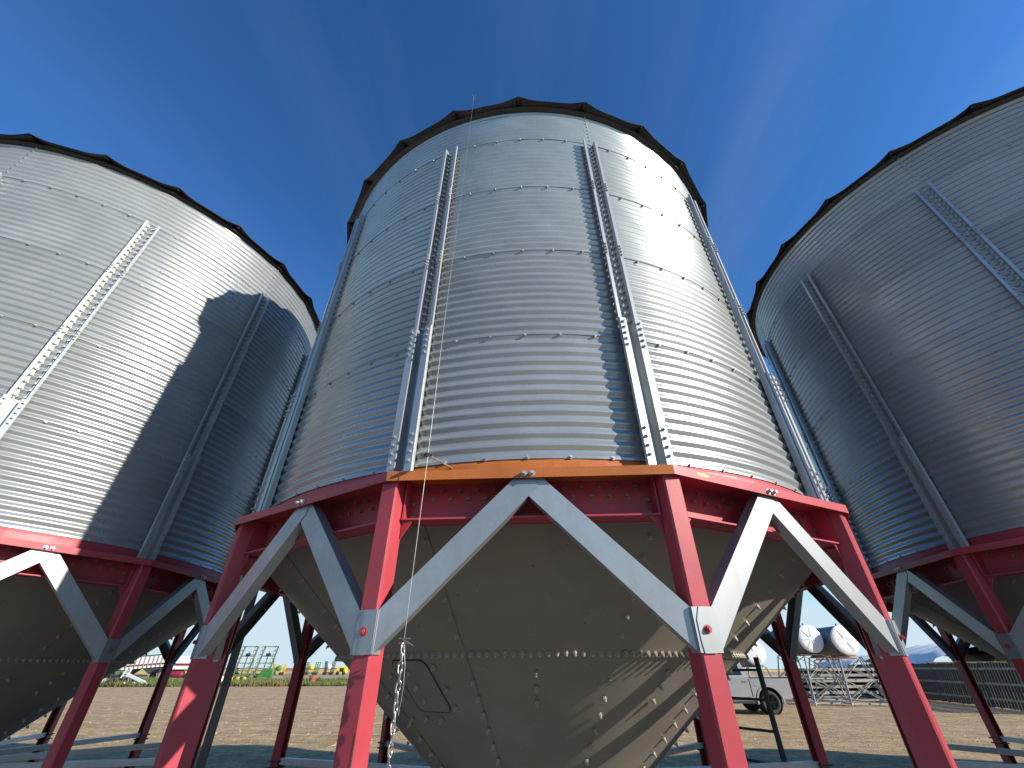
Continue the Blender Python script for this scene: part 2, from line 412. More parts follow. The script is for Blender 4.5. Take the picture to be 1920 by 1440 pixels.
def sheet_mesh(i):
    """one corrugated wall sheet, 60 degrees of one ring, centred on angle 0"""
    z0, z1 = RINGS[i], RINGS[i + 1]
    lap = 0.012 if i == 0 else 0.007
    per = (z1 - z0) / NCOR[i]
    prof = []
    key = [(0.0, 0), (0.04, 0), (0.075, .18), (0.10, .6), (0.40, 5.4), (0.425, 5.82), (0.46, 6), (0.54, 6), (0.575, 5.82), (0.60, 5.4), (0.90, .6), (0.925, .18), (0.96, 0)]
    k = 0
    while k < NCOR[i] + 1e-6:
        for u, dv in key:
            z = z0 + (k + u) * per
            if z > z1 + 0.004: break
            prof.append((dv / 6.0 * 0.0138, z))
        k += 1
    # the sheet laps over the one below: flat hem at the bottom, standing slightly proud
    prof = [(0.0, z0 - lap)] + prof
    seg = 44; half = R(30)
    mb = MB(); n = len(prof)
    h = z1 - z0
    rnd = random.Random(i)
    for s in range(seg + 1):
        a = -half + 2 * half * s / seg
        for (dv, z) in prof:
            t = (z - z0) / h
            r = RW + 0.0066 - 0.0022 * t - dv + 0.0011 * (sin(a * 23 + 4 * t + 2.1 * i) * cos(5.3 * t + 1.7 * i + a * 9) + 0.5 * sin(a * 51 + 9 * t * (1 + 0.3 * i)))
            mb.v.append(pol(r, a, z))
    for s in range(seg):
        for j in range(n - 1):
            b = s * n + j; mb.face((b, b + n, b + n + 1, b + 1))
    return mb.mesh('wall_sheet_%d' % i, 'sheet', True, recalc=False)

def bolt_shape(mb, c, nrm, r=0.0085, h=0.011, washer=True):
    c = Vector(c); nrm = Vector(nrm).normalized()
    if washer: mb.tube(c, c + nrm * 0.0025, r * 1.6, 8)
    mb.tube(c, c + nrm * h, r, 6, r * 0.9)
def long_bolt(mb, c, nrm):
    c = Vector(c); nrm = Vector(nrm).normalized()
    mb.tube(c, c + nrm * 0.004, 0.016, 8)
    mb.tube(c + nrm * 0.004, c + nrm * 0.017, 0.0130, 6)
    mb.tube(c + nrm * 0.017, c + nrm * 0.029, 0.0068, 6)

def strip_mesh(name, prof, z0, z1, mat, th=0.003, mb=None):
    """open section polyline (t, r offset) swept vertically at angle 0, with real thickness"""
    own = mb is None
    if own: mb = MB()
    n = len(prof); b = len(mb.v)
    nr = []
    for i in range(n):
        a = Vector(prof[max(i - 1, 0)]); c = Vector(prof[min(i + 1, n - 1)])
        d = (c - a).normalized(); nr.append(Vector((-d.y, d.x)))
    for z in (z0, z1):
        for sgn in (0, 1):
            for p, q in zip(prof, nr):
                t, r = Vector(p) + q * th * sgn
                mb.v.append((t, -(RW + r), z))
    def I(zi, sg, i): return b + zi * 2 * n + sg * n + i
    for i in range(n - 1):
        for sg in (0, 1):
            q = (I(0, sg, i), I(0, sg, i + 1), I(1, sg, i + 1), I(1, sg, i))
            mb.face(q)
        for zi in (0, 1):
            mb.face((I(zi, 0, i), I(zi, 0, i + 1), I(zi, 1, i + 1), I(zi, 1, i)))
    for i in (0, n - 1):
        mb.face((I(0, 0, i), I(0, 1, i), I(1, 1, i), I(1, 0, i)))
    return mb.mesh(name, mat) if own else mb

BM = {}       # shared meshes
for i in range(5): BM['sheet%d' % i] = sheet_mesh(i)
# horizontal seam bolts, one mesh for a whole ring of bolts
mb = MB()
for k in range(72):
    if k % 6 == 0: continue
    a = k * R(5); bolt_shape(mb, pol(RW + 0.006, a, 0), pol(1, a, 0), 0.0082, 0.0115)
BM['seam_bolts'] = mb.mesh('seam_bolts', 'bolt')
# vertical lap bolts of the top ring above the stiffeners
mb = MB()
for k in range(6):
    a = k * 2 * ST
    for j in range(8): bolt_shape(mb, pol(RW + 0.004, a + 0.012, 6.265 + 0.0737 * j), pol(1, a, 0), 0.0085, 0.011)
BM['lap_bolts'] = mb.mesh('lap_bolts', 'bolt')
# stiffener: open channel with standing rails
Z_ST = 6.165; Z_LOW = 3.64
for nm_, sg in (('railL', -1), ('railR', 1)):
    pr = [(sg * 0.070, 0.050), (sg * 0.070, 0.064), (sg * 0.051, 0.064), (sg * 0.047, 0.011), (sg * 0.027, 0.011)]
    BM[nm_] = strip_mesh('stiffener_rail', pr if sg < 0 else list(reversed(pr)), 2.545, Z_ST, 'stiff')
mb = MB()
z = Z_LOW + 0.04
while z < Z_ST - 0.02:
    for t in (-0.034, 0.034): bolt_shape(mb, (t, -(RW + 0.014), z), (0, -1, 0), 0.0115, 0.018)
    z += 0.0737
for zz in (RINGS[2], RINGS[3]):
    for t in (-0.062, 0.062):
        for j in range(4): bolt_shape(mb, (t, -(RW + 0.067), zz - 0.06 + 0.035 * j), (0, -1, 0), 0.0085, 0.013)
BM['stiff_bolts'] = mb.mesh('stiffener_bolts', 'bolt')
BM['low'] = strip_mesh('lower_channel', [(-0.078, 0.074), (-0.078, 0.086), (-0.036, 0.086), (-0.031, 0.018), (0.031, 0.018), (0.036, 0.086), (0.078, 0.086), (0.078, 0.074)], 2.532, Z_LOW, 'stiff', 0.004)
mb = MB()
for t in (-0.059, 0.059):
    for zz in (2.62, 2.675, 2.73, 2.785, 3.40, 3.45, 3.50, 3.55, 3.60): bolt_shape(mb, (t, -(RW + 0.0905), zz), (0, -1, 0), 0.0085, 0.016)
BM['low_bolts'] = mb.mesh('lower_channel_bolts', 'bolt')

# ledge (flat top plate with a turned-down lip) for one polygon edge, centred on angle 0
def edge_pt(s, inr, z): return (s, -inr, z)
hl = IR * math.tan(ST / 2)
mb = MB()
def trap(r0, r1, z0, z1, cut=0.0):
    a0, a1 = r0 * math.tan(ST / 2) - cut, r1 * math.tan(ST / 2) - cut
    b = len(mb.v)
    for z in (z0, z1): mb.v.extend([(-a0, -r0, z), (a0, -r0, z), (a1, -r1, z), (-a1, -r1, z)])
    for q in ((0,1,2,3),(7,6,5,4),(0,4,5,1),(1,5,6,2),(2,6,7,3),(3,7,4,0)): mb.face(tuple(b + i for i in q))
trap(2.60, IR - 0.006, Z_LEDGE - 0.007, Z_LEDGE)
trap(IR - 0.0058, IR, Z_LEDGE - LIP, Z_LEDGE)
for mname in ('red', 'orange'): BM['ledge_' + mname] = mb.mesh('ledge_' + mname, mname)
mb = MB()
for s in (-0.022, 0.022): bolt_shape(mb, (s, -IR, Z_LEDGE - 0.030), (0, -1, 0.0), 0.0105, 0.022)
BM['lip_bolts'] = mb.mesh('lip_bolts', 'bolt')
mb = MB(); seg = 10
for s in range(seg + 1):
    a = -ST / 2 + ST * s / seg
    for r, z in ((RW + 0.0065, ZB - 0.02), (RW + 0.0115, Z_LEDGE + 0.0005), (RW - 0.004, Z_LEDGE + 0.0005), (RW - 0.004, ZB + 0.02)): mb.v.append(pol(r, a, z))
for s in range(seg):
    for j in range(4):
        b = s * 4; mb.face((b + j, b + 4 + j, b + 4 + (j + 1) % 4, b + (j + 1) % 4))
# skirt stands up behind the wall sheet's hem
for mname in ('red', 'orange'): BM['skirt_' + mname] = mb.mesh('skirt_' + mname, mname)

# ring beam channel
RBW = IR - 0.195
mb = MB()
def slab(s0, s1, r0, r1, z0, z1):
    mb.box(((s0 + s1) / 2, -(r0 + r1) / 2, (z0 + z1) / 2), (s1 - s0, abs(r1 - r0), z1 - z0))
bl = hl - 0.085
slab(-bl, bl, RBW - 0.007, RBW, 2.288, Z_LEDGE - 0.0075)
slab(-bl, bl, RBW + 0.0002, RBW + 0.112, 2.290, 2.299)
for s in (-1, 1): slab(min(s * bl, s * (bl - 0.008)), max(s * bl, s * (bl - 0.008)), RBW + 0.0003, RBW + 0.105, 2.300, Z_LEDGE - 0.008)
BM['beam'] = mb.mesh('ring_beam', 'red')
mb = MB()
for k in range(13):
    s = -0.585 + k * 0.0975 * 1.0
    if abs(s) < 0.05: continue
    bolt_shape(mb, (s, -RBW, 2.478), (0, -1, 0), 0.0115, 0.017)
    if k < 12: bolt_shape(mb, (s + 0.049, -RBW, 2.428), (0, -1, 0), 0.0115, 0.017)
for s in (-1, 1):
    for zz in (2.33, 2.40): bolt_shape(mb, (s * (bl - 0.03), -RBW, zz), (0, -1, 0), 0.0115, 0.017)
BM['beam_bolts'] = mb.mesh('beam_bolts', 'beambolt')

# leg: outer formed channel + nested inner channel, at angle 0
LW, LD = 0.098, 0.098; LR = 2.878
def leg_channel(w, r_out, r_in, z0, z1, lipw, mat, nm, bev=0.009):
    mb = MB(); th = 0.005
    w2 = w / 2
    outer = [(-w2 + lipw, r_in), (-w2, r_in), (-w2, r_out - bev), (-w2 + bev, r_out), (w2 - bev, r_out), (w2, r_out - bev), (w2, r_in), (w2 - lipw, r_in)]
    inner = [(-w2 + lipw, r_in + th), (-w2 + th, r_in + th), (-w2 + th, r_out - bev - th * .4), (-w2 + bev + th * .4, r_out - th), (w2 - bev - th * .4, r_out - th), (w2 - th, r_out - bev - th * .4), (w2 - th, r_in + th), (w2 - lipw, r_in + th)]
    n = len(outer)
    for z in (z0, z1):
        for p in outer + inner: mb.v.append((p[0], -p[1], z))
    for i in range(n - 1):
        mb.face((i, i + 1, 2 * n + i + 1, 2 * n + i)); mb.face((n + i, n + i + 1, 3 * n + i + 1, 3 * n + i))
        mb.face((2 * n + i, 2 * n + i + 1, 3 * n + i + 1, 3 * n + i)); mb.face((i, i + 1, n + i + 1, n + i))
    mb.face((0, n, 3 * n, 2 * n)); mb.face((n - 1, 2 * n - 1, 4 * n - 1, 3 * n - 1))
    return mb.mesh(nm, mat)
BM['leg'] = leg_channel(LW, LR, LR - LD, 0.012, Z_LEDGE - 0.0085, 0.02, 'red', 'leg')
mb = MB()
mb.box((0, -(LR - 0.075), 0.006), (0.24, 0.26, 0.012))
BM['foot'] = mb.mesh('foot_plate', 'red')
for s, nm_ in ((-1, 'gussetL'), (1, 'gussetR')):
    mb = MB(); mb.prism([(0.054, 2.285), (0.054, 2.20), (0.115, 2.285)], 0.006, lambda a, b, t, s=s: (s * a, -(LR - 0.088 - t), b))
    BM[nm_] = mb.mesh('gusset', 'red')

# braces: galvanised channels in the plane of a polygon edge; bracket folded round the leg
RBR = 2.8895; IBR = RBR * cos(ST / 2); EH = RBR * sin(ST / 2)
zb = 1.784                           # bracket bolt height
s_leg = EH - LW / 2 - 0.004
BRW = 0.17                            # vertical extent where brace meets bracket
def brace_mesh(side, mat='brace'):
    mb = MB(); th = 0.004; dep = 0.062
    off = 0.0 if side < 0 else -0.0045    # the two brace ends lap at the apex
    # in-plane polygon (s, z)
    zl0, zl1 = zb - BRW / 2, zb + BRW / 2
    ztop = Z_LEDGE - 0.014
    # upper edge starts (s_leg, zl1), runs at slope; lower edge starts (s_leg, zl0)
    dx = s_leg - 0.0
    zc = 2.384                          # crotch height at s = 0
    sl = (zc - zl0) / s_leg
    s_up = s_leg - (ztop - zl1) / sl
    e = 0.055 if side < 0 else 0.0
    p_low0 = (s_leg, zl0); p_low1 = (0.0, zc); p_up0 = (s_leg, zl1); p_up1 = (s_up, ztop)
    poly = [p_low0, p_up0, p_up1, (-0.045 if side < 0 else 0.0, ztop), (-0.045 if side < 0 else 0.0, zc + 0.045 if side < 0 else zc)] 
    if side < 0: poly.append((0.0, zc))
    def F(s, z, t): return (side * s, -(IBR - 0.003 + off - t), z)
    mb.prism(poly, th, F)
    # flanges turned inward along the lower and upper edge
    for (a, b, sg) in ((p_low0, (0.012, zc - sl * 0.012), 1), (p_up0, p_up1, -1)):
        d = Vector((b[0] - a[0], b[1] - a[1])).normalized(); nrm = Vector((-d.y, d.x))
        if nrm.y * sg < 0: nrm = -nrm
        q = [a, b, (b[0] + nrm.x * th, b[1] + nrm.y * th), (a[0] + nrm.x * th, a[1] + nrm.y * th)]
        mb.prism(q, dep, lambda s, z, t: F(s, z, t + th + 0.0002))
    return mb.mesh('brace', mat)
BM['braceL'] = brace_mesh(-1); BM['braceR'] = brace_mesh(1)
mb = MB()
wb = LW / 2 + 0.004; th = 0.004
mb.prism([(-wb, zb - BRW / 2), (wb, zb - BRW / 2), (wb, zb + BRW / 2), (-wb, zb + BRW / 2)], th, lambda a, b, t: (a, -(LR + 0.0012 + t), b))
mb.prism([(-0.035, zb - BRW / 2 - 0.002), (0.02, zb - BRW / 2 - 0.002), (wb + 0.002, zb - 0.03), (wb + 0.002, zb + BRW / 2 + 0.001), (-0.02, zb + BRW / 2 + 0.001), (-0.04, zb + 0.035), (-0.04, zb - 0.045)], 0.0035, lambda a, b, t: (a, -(LR + 0.0056 + t), b))
for s in (-1, 1): mb.prism([(0, zb - BRW / 2), (0.06, zb - BRW / 2), (0.06, zb + BRW / 2), (0, zb + BRW / 2)], 0.003, lambda a, b, t, s=s: (s * (wb + 0.0002 + t), -(LR + 0.001 - a), b))
BM['bracket'] = mb.mesh('brace_bracket', 'brace')
mb = MB()
c0 = (0, -(LR + 0.0093), zb); mb.tube(c0, (0, -(LR + 0.0125), zb), 0.0175, 14); mb.tube((0, -(LR + 0.0125), zb), (0, -(LR + 0.024), zb), 0.0125, 6); mb.tube((0, -(LR + 0.024), zb), (0, -(LR + 0.029), zb), 0.008, 8)
BM['bracket_bolt'] = mb.mesh('bracket_bolt', 'redbolt')

# hopper cone panels, centred between two legs (angle 0 = panel middle)
R_SEAM = 1.84; R_OUT = 0.24
def cone_panel(r0, r1, lift, nm):
    mb = MB(); seg = 10; n = 8
    half = ST / 2
    for s in range(seg + 1):
        a = -half + (2 * half + 0.02) * s / seg
        for j in range(n + 1):
            r = r0 + (r1 - r0) * j / n
            lf = lift + (0.005 if s == seg else (0.005 * s / seg))
            for th in (0, 0.004):
                x = pol(r + (lf - th) * 0.65, a, cone_z(r) - (lf - th) * 0.75); mb.v.append(x)
    w = 2 * (n + 1)
    for s in range(seg):
        for j in range(n):
            for t in (0, 1):
                b = s * w + 2 * j + t; mb.face((b, b + w, b + w + 2, b + 2))
    for s in (0, seg):
        for j in range(n):
            b = s * w + 2 * j; mb.face((b, b + 1, b + 3, b + 2))
    for j in (0, n):
        for s in range(seg):
            b = s * w + 2 * j; mb.face((b, b + w, b + w + 1, b + 1))
    return mb.mesh(nm, 'cone', True)
BM['cone_up'] = cone_panel(R_SEAM - 0.03, 2.60, 0.007, 'upper_hopper_panel')
BM['cone_low'] = cone_panel(R_OUT, R_SEAM + 0.02, 0.0, 'lower_hopper_panel')
for k_ in ('cone_up', 'cone_low'):
    import bmesh
    bm_ = bmesh.new(); bm_.from_mesh(BM[k_])
    for e_ in bm_.edges:
        if len(e_.link_faces) == 2 and e_.calc_face_angle(0) > 0.7: e_.smooth = False
    bm_.to_mesh(BM[k_]); bm_.free()
cn = Vector((0.65, 0, -0.76)).normalized()
def cone_bolts(kind):
    """positions (r, angle) of the bolts on one panel"""
    out = []
    if kind == 'up':
        r = 1.95
        while r < 2.57: out.append((r, ST / 2 + 0.012)); r += 0.105 
    else:
        r = 0.42
        while r < 1.72: out.append((r, ST / 2 + 0.016 if r > .6 else ST / 2)); r += 0.104
        for r in (1.72, 1.63, 1.54): out.append((r, 0.0))
        for k in range(18): out.append((1.842, -ST / 2 + ST * (k + 0.5) / 18))
    return out
mb = MB(); long_bolt(mb, (0, 0, 0), (0, 0, 1)); BM['bolt1'] = mb.mesh('bolt', 'conebolt')
for kind in ('up', 'low'):
    mb = MB()
    for r, a in cone_bolts(kind):
        nv = pol(0.65, a, -0.76); p = Vector(pol(r, a, cone_z(r))) + Vector(nv) * 0.011
        long_bolt(mb, p, nv)
    BM['cone_bolts_' + kind] = mb.mesh('hopper_bolts_' + kind, 'conebolt')
mb = MB()
mb.lathe([(R_OUT + 0.01, cone_z(R_OUT) + 0.02), (R_OUT + 0.01, 0.30), (R_OUT - 0.01, 0.30), (R_OUT - 0.01, cone_z(R_OUT) + 0.02)], 20)
mb.box((0, 0, 0.285), (0.62, 0.52, 0.03)); mb.box((0.42, 0, 0.285), (0.24, 0.06, 0.02))
BM['outlet'] = mb.mesh('slide_gate_outlet', 'red')

# radial tie tubes from each leg to the hopper
mb = MB(); zt = 0.862
mb.beam((0, -(LR - LD + 0.002), zt), (0, -0.80, zt), 0.052, 0.052)
BM['tie'] = mb.mesh('tie_tube', 'tie')
mb = MB()
mb.box((0, -(LR - LD / 2), zt), (LW + 0.03, LD + 0.03, 0.012)); mb.box((0, -(LR - LD / 2), zt - 0.05), (LW + 0.03, LD + 0.03, 0.012))
BM['clamp'] = mb.mesh('tie_clamp', 'darksteel')

# roof sheets: 24 wedges, edges turned up to the ribs
NR = 24; RS = 2 * PI / NR; RE = RW + 0.125; ZE = 6.862; RSL = 0.52
def roof_z(r): return ZE + (RW - r) * RSL
mb = MB(); ns = 14; nr = 6
for th in (0.0, 0.004):
    for i in range(ns + 1):
        t = -1 + 2 * i / ns; a = t * RS / 2 * 0.995
        up = 0.050 * max(0.0, (abs(t) - 0.42) / 0.58) ** 1.6
        for j in range(nr + 1):
            fr = j / nr
            r = (RE * cos(RS / 2) / cos(a)) * (1 - fr) + 0.42 * fr
            flare = 1.0 if fr < 0.02 else 0.9
            mb.v.append(pol(r + (up * 0.3 if j == 0 else 0), a, roof_z(r) + up * flare + th))
w = nr + 1; tot = (ns + 1) * w
for s_ in (0, tot):
    for i in range(ns):
        for j in range(nr):
            b = s_ + i * w + j; mb.face((b, b + w, b + w + 1, b + 1))
for i in range(ns):
    b = i * w; mb.face((b, b + w, tot + b + w, tot + b))
BM['roof'] = mb.mesh('roof_sheet', 'roof', True)
mb = MB()
p0 = Vector(pol(RE - 0.012, RS / 2, roof_z(RE - 0.012) + 0.044)); p1 = Vector(pol(0.45, RS / 2, roof_z(0.45) + 0.044))
mb.beam(p0, p1, 0.028, 0.045)
BM['rib'] = mb.mesh('roof_rib', 'roof')
mb = MB()
mb.lathe([(RW - 0.03, 6.80), (RW + 0.052, 6.80), (RW + 0.052, 6.806), (RW - 0.024, 6.806), (RW - 0.024, 6.872), (RW - 0.03, 6.872), (RW - 0.03, 6.80)], 72)
BM['eave'] = mb.mesh('eave_angle', 'roof', True)
mb = MB()
mb.lathe([(0.50, roof_z(0.5) + 0.06), (0.50, roof_z(0.4) + 0.16), (0.46, roof_z(0.4) + 0.17), (0.02, roof_z(0.4) + 0.30)], 24)
BM['cap'] = mb.mesh('roof_cap', 'roof', True)

def make_bin(x, y, rot, label, parity=0, detail=False, orange=None, full=True):
    t = empty('grain_bin', (x, y, 0), rot, label, 'grain bin', 'hopper bottom grain bins in a row')
    for i in range(5):
        for k in range(6):
            obj('wall_sheet', BM['sheet%d' % i], t, rz=(k * 2 + 1 + parity) * ST)
    for i, z in enumerate([RINGS[0] - 0.004] + [zz - 0.01 for zz in RINGS[1:5]]):
        if full: obj('seam_bolts', BM['seam_bolts'], t, (0, 0, z), kind='stuff')
    obj('lap_bolts', BM['lap_bolts'], t, rz=parity * ST, kind='stuff')
    for k in range(NB):
        s = obj('stiffener', None, t, rz=k * ST)
        obj('rail', BM['railL'], s); obj('rail', BM['railR'], s); obj('lower_channel', BM['low'], s)
        if full: obj('channel_bolts', BM['low_bolts'], s, kind='stuff'); obj('stiffener_bolts', BM['stiff_bolts'], s, kind='stuff')
        m = 'orange' if orange is not None and k == orange % NB else 'red'
        am = (k + 0.5) * ST
        l = obj('ledge', BM['ledge_' + m], t, rz=am)
        if m == 'orange': l['label'] = 'orange painted ledge plate between two front legs'
        obj('skirt', BM['skirt_' + m], l); obj('lip_bolts', BM['lip_bolts'], l, kind='stuff')
        b = obj('ring_beam', BM['beam'], t, rz=am); obj('beam_bolts', BM['beam_bolts'], b, kind='stuff')
        lg = obj('leg', BM['leg'], t, rz=k * ST)
        obj('foot_plate', BM['foot'], lg); obj('gusset', BM['gussetL'], lg); obj('gusset', BM['gussetR'], lg)
        obj('brace', BM['braceL'], t, rz=am); obj('brace', BM['braceR'], t, rz=am)
        br = obj('brace_bracket', BM['bracket'], t, rz=k * ST); obj('bolt', BM['bracket_bolt'], br)
        up = obj('upper_hopper_panel', BM['cone_up'], t, rz=am); lo = obj('lower_hopper_panel', BM['cone_low'], t, rz=am)
        front = detail and k in (9, 10, 11, 0, 1)
        for kind, pn in (('up', up), ('low', lo)):
            if front:
                for r, a in cone_bolts(kind):
                    nv = Vector(pol(0.65, a, -0.76)).normalized(); p = Vector(pol(r, a, cone_z(r))) + nv * 0.011
                    o = obj('bolt', BM['bolt1'], pn, p); o.rotation_euler = nv.to_track_quat('Z', 'Y').to_euler()
            elif full:
                obj('hopper_bolts', BM['cone_bolts_' + kind], pn, kind='stuff')
        ti = obj('tie_tube', BM['tie'], t, rz=k * ST); obj('clamp', BM['clamp'], ti)
    for k in range(NR):
        rs = obj('roof_sheet', BM['roof'], t, rz=(k + 0.5) * RS); obj('rib', BM['rib'], rs)
    obj('eave_angle', BM['eave'], t); obj('roof_cap', BM['cap'], t); obj('outlet', BM['outlet'], t)
    return t

MX, MY, MROT = 0.2409, 4.8887, -0.0562 + ST / 2
mid = make_bin(MX, MY, MROT, 'central corrugated grain bin with orange front ledge over red legs', 0, True, -1)
lft = make_bin(-6.2573, 5.193, 1.2605, 'left grain bin with the shadow of its neighbour across it', 0)
rgt = make_bin(6.8493, 4.4301, -1.4177, 'right grain bin with its corrugated wall wholly in shade', 1)
make_bin(13.45, 3.98, 0.31, 'grain bin next to the shaded one, just outside the picture', 0, full=False)
make_bin(20.05, 3.53, 0.05, 'grain bin at the end of the row, outside the picture', 1, full=False)

# access door on the hopper of the central bin (angle -33 deg in the world)
def on_cone(r, adeg, lift=0.0):
    a = R(adeg) - MROT
    return Vector(pol(r + lift * 0.65, a, cone_z(r) - lift * 0.76))
c4 = [(1.80, -37.0), (1.80, -27.3), (1.46, -26.2), (1.46, -37.5)]
def rounded(c4, n=5, f=0.16):
    out = []
    for i in range(4):
        p = Vector(c4[i]); a = Vector(c4[i - 1]); b = Vector(c4[(i + 1) % 4])
        q0 = p + (a - p) * f; q1 = p + (b - p) * f
        for k in range(n + 1):
            t = k / n; out.append((q0 * (1 - t) ** 2 + p * 2 * t * (1 - t) + q1 * t * t))
    return out
rp = rounded(c4)
mb = MB(); n = len(rp)
for lf in (0.004, 0.0095): mb.v.extend([tuple(on_cone(p[0], p[1], lf)) for p in rp])
mb.v.append(tuple(on_cone(1.63, -32.0, 0.0098)))
for i in range(n):
    j = (i + 1) % n; mb.face((i, j, n + j, n + i)); mb.face((n + i, n + j, 2 * n))
door = obj('access_door', mb.mesh('access_door', 'cone'), mid)
mb = MB(); mb.path([on_cone(p[0], p[1], 0.0085) for p in rp + [rp[0]]], 0.0036, 5)
obj('door_gasket', mb.mesh('door_gasket', 'gasket'), door)
for r, a in ((1.40, -43.6), (1.41, -36.8), (1.41, -31.0), (1.62, -24.8), (1.76, -25.5), (1.50, -24.6), (1.55, -40.5), (1.70, -40.0)):
    nv = Vector(pol(0.65, R(a) - MROT, -0.76)).normalized()
    o = obj('bolt', BM['bolt1'], door, on_cone(r, a, 0.011)); o.rotation_euler = nv.to_track_quat('Z', 'Y').to_euler()

# scraped edge on the front left leg and a yellow smear on the right front ledge
fl = [o for o in mid.children if o.name.startswith('leg')][NB - 1]
mb = MB(); rr_ = random.Random(5); zz = 0.75; w2 = LW / 2
left_, right_ = [], []
while zz < 1.47:
    left_.append((w2 - 0.011 - 0.004 * rr_.random(), zz)); right_.append((w2 - 0.0075 + 0.0, zz)); zz += 0.03
mb.prism(left_ + list(reversed(right_)), 0.0008, lambda a, b, t: (a, -(LR + 0.0004 + t), b))
o = obj('scraped_edge', mb.mesh('scraped_edge', 'rust'), fl); o['label'] = 'bare rusty scrape along the leg corner'
rl = [o for o in mid.children if o.name.startswith('ledge')][0]
mb = MB(); pts_ = []
for k in range(16):
    a_ = 2 * PI * k / 16; q = rr_.uniform(0.7, 1.2); pts_.append((-0.545 + 0.045 * q * cos(a_), Z_LEDGE - 0.022 + 0.010 * q * sin(a_)))
mb.prism(pts_, 0.0006, lambda a, b, t: (a, -(IR + 0.0004 + t), b))
o = obj('paint_smear', mb.mesh('paint_smear', 'yellow'), rl); o['label'] = 'small yellow paint smear'
# ------------------------------------------------------------------ lid cable, eye bolt and chain
def world_pt(x, y, zrel): return Vector((x, y, zrel + 1.65))
EX, EY = -0.445, 2.037
t = empty('lid_cable', (EX, EY, 0), 0, 'thin steel lid cable hanging down the front of the central bin', 'cable')
mb = MB(); mb.path([(0.035, -0.004, 6.765), (0.02, 0, 5.0), (0.004, 0, 3.6), (0.0, 0, 2.583), (-0.006, -0.002, 1.95), (-0.008, 0.0, 1.735)], 0.0011, 5)
obj('wire', mb.mesh('wire', 'wire'), t)
mb = MB()
ring = [(0.035 + 0.016 * cos(a_), -0.004, 6.90 + 0.022 * sin(a_)) for a_ in [R(30 * k) for k in range(13)]]
mb.path(ring, 0.004, 5); mb.path([(0.035, -0.004, 6.765), (0.035, -0.004, 6.88)], 0.0035, 5); mb.path([(0.035, 0.0, 6.89), (0.045, 0.13, 6.95)], 0.005, 5)
obj('pulley_hook', mb.mesh('pulley_hook', 'wire'), t)
mb = MB()
for zz in (1.735, 1.752): mb.path([(-0.03, 0, zz), (0.018, 0.0, zz)], 0.003, 5)
mb.path([(-0.008, 0, 1.745), (0.012, 0, 1.738), (0.034, -0.004, 1.725)], 0.0025, 5); mb.path([(-0.008, 0, 1.738), (0.01, -0.008, 1.66), (0.013, -0.006, 1.58), (0.006, -0.004, 1.50)], 0.0012, 4)
obj('knot', mb.mesh('knot', 'wire'), t)
t = empty('eye_bolt', (EX, EY, 2.583), 0, 'eye bolt guiding the lid cable above the orange ledge', 'bolt')
ua = math.atan2(EX - MX, -(EY - MY))
inw = Vector((-sin(ua), cos(ua), 0))
mb = MB(); mb.tube((0, 0, 0), inw * 0.21 + Vector((0.07, 0, 0.0)), 0.006, 8); obj('shank', mb.mesh('shank', 'chain'), t)
mb = MB(); e0 = Vector((0, 0, 0)); mb.path([(0.0 + 0.019 * cos(R(30 * k)), 0.015 * sin(R(30 * k)), 0.002 * cos(R(30 * k))) for k in range(13)], 0.0055, 6); obj('eye', mb.mesh('eye', 'darksteel'), t)
t = empty('hanging_chain', (EX - 0.008, EY, 0), 0, 'zinc link chain hanging from the lid cable beside the front leg', 'chain')
mb = MB(); pts = []
for k in range(17):
    a_ = 2 * PI * k / 16; pts.append((0.0078 * cos(a_), 0, (0.0125 if sin(a_) > 0 else -0.0125) * (1 if abs(sin(a_)) > 0.01 else 0) + 0.0085 * sin(a_)))
mb.path(pts, 0.0027, 6); lk = mb.mesh('chain_link', 'chain', True)
for k in range(46):
    zz = 1.715 - 0.0315 * k
    o = obj('link', lk, t, (-0.0012 * (k % 3), 0.0006 * (k % 5), zz)); o.rotation_euler = (R(random.uniform(-6, 6)), R(random.uniform(-8, 8)), (k % 2) * PI / 2 + R(35) + random.uniform(-.25, .25))

# ------------------------------------------------------------------ ladders on the central bin
def ladder(ang_deg, rr, width, z0, z1, turn, label, rw=0.045):
    t = obj('ladder', None, mid, pol(rr, R(ang_deg) - MROT, 0), R(ang_deg + turn) - MROT); t['label'] = label; rr = 0.0
    for s in (-1, 1):
        mb = MB(); mb.beam((s * width / 2, -rr, z0), (s * width / 2, -rr, z1), 0.04, rw, (0, 1, 0)); obj('rail', mb.mesh('rail', 'ladder'), t)
    mbr = MB(); mbr.tube((-width / 2, 0, 0), (width / 2, 0, 0), 0.014, 8); rm = mbr.mesh('rung', 'ladder')
    z = z0 + 0.22
    while z < z1 - 0.05: obj('rung', rm, t, (0, -rr, z)); z += 0.29
    return t
ladder(-94.5, 3.12, 0.36, 0.35, 6.3, 33.7, 'grey ladder seen edge on at the left side of the bin', 0.075)
ladder(119.5, 3.0, 0.52, 0.24, 1.75, 0.0, 'short dark steel ladder behind the right legs')

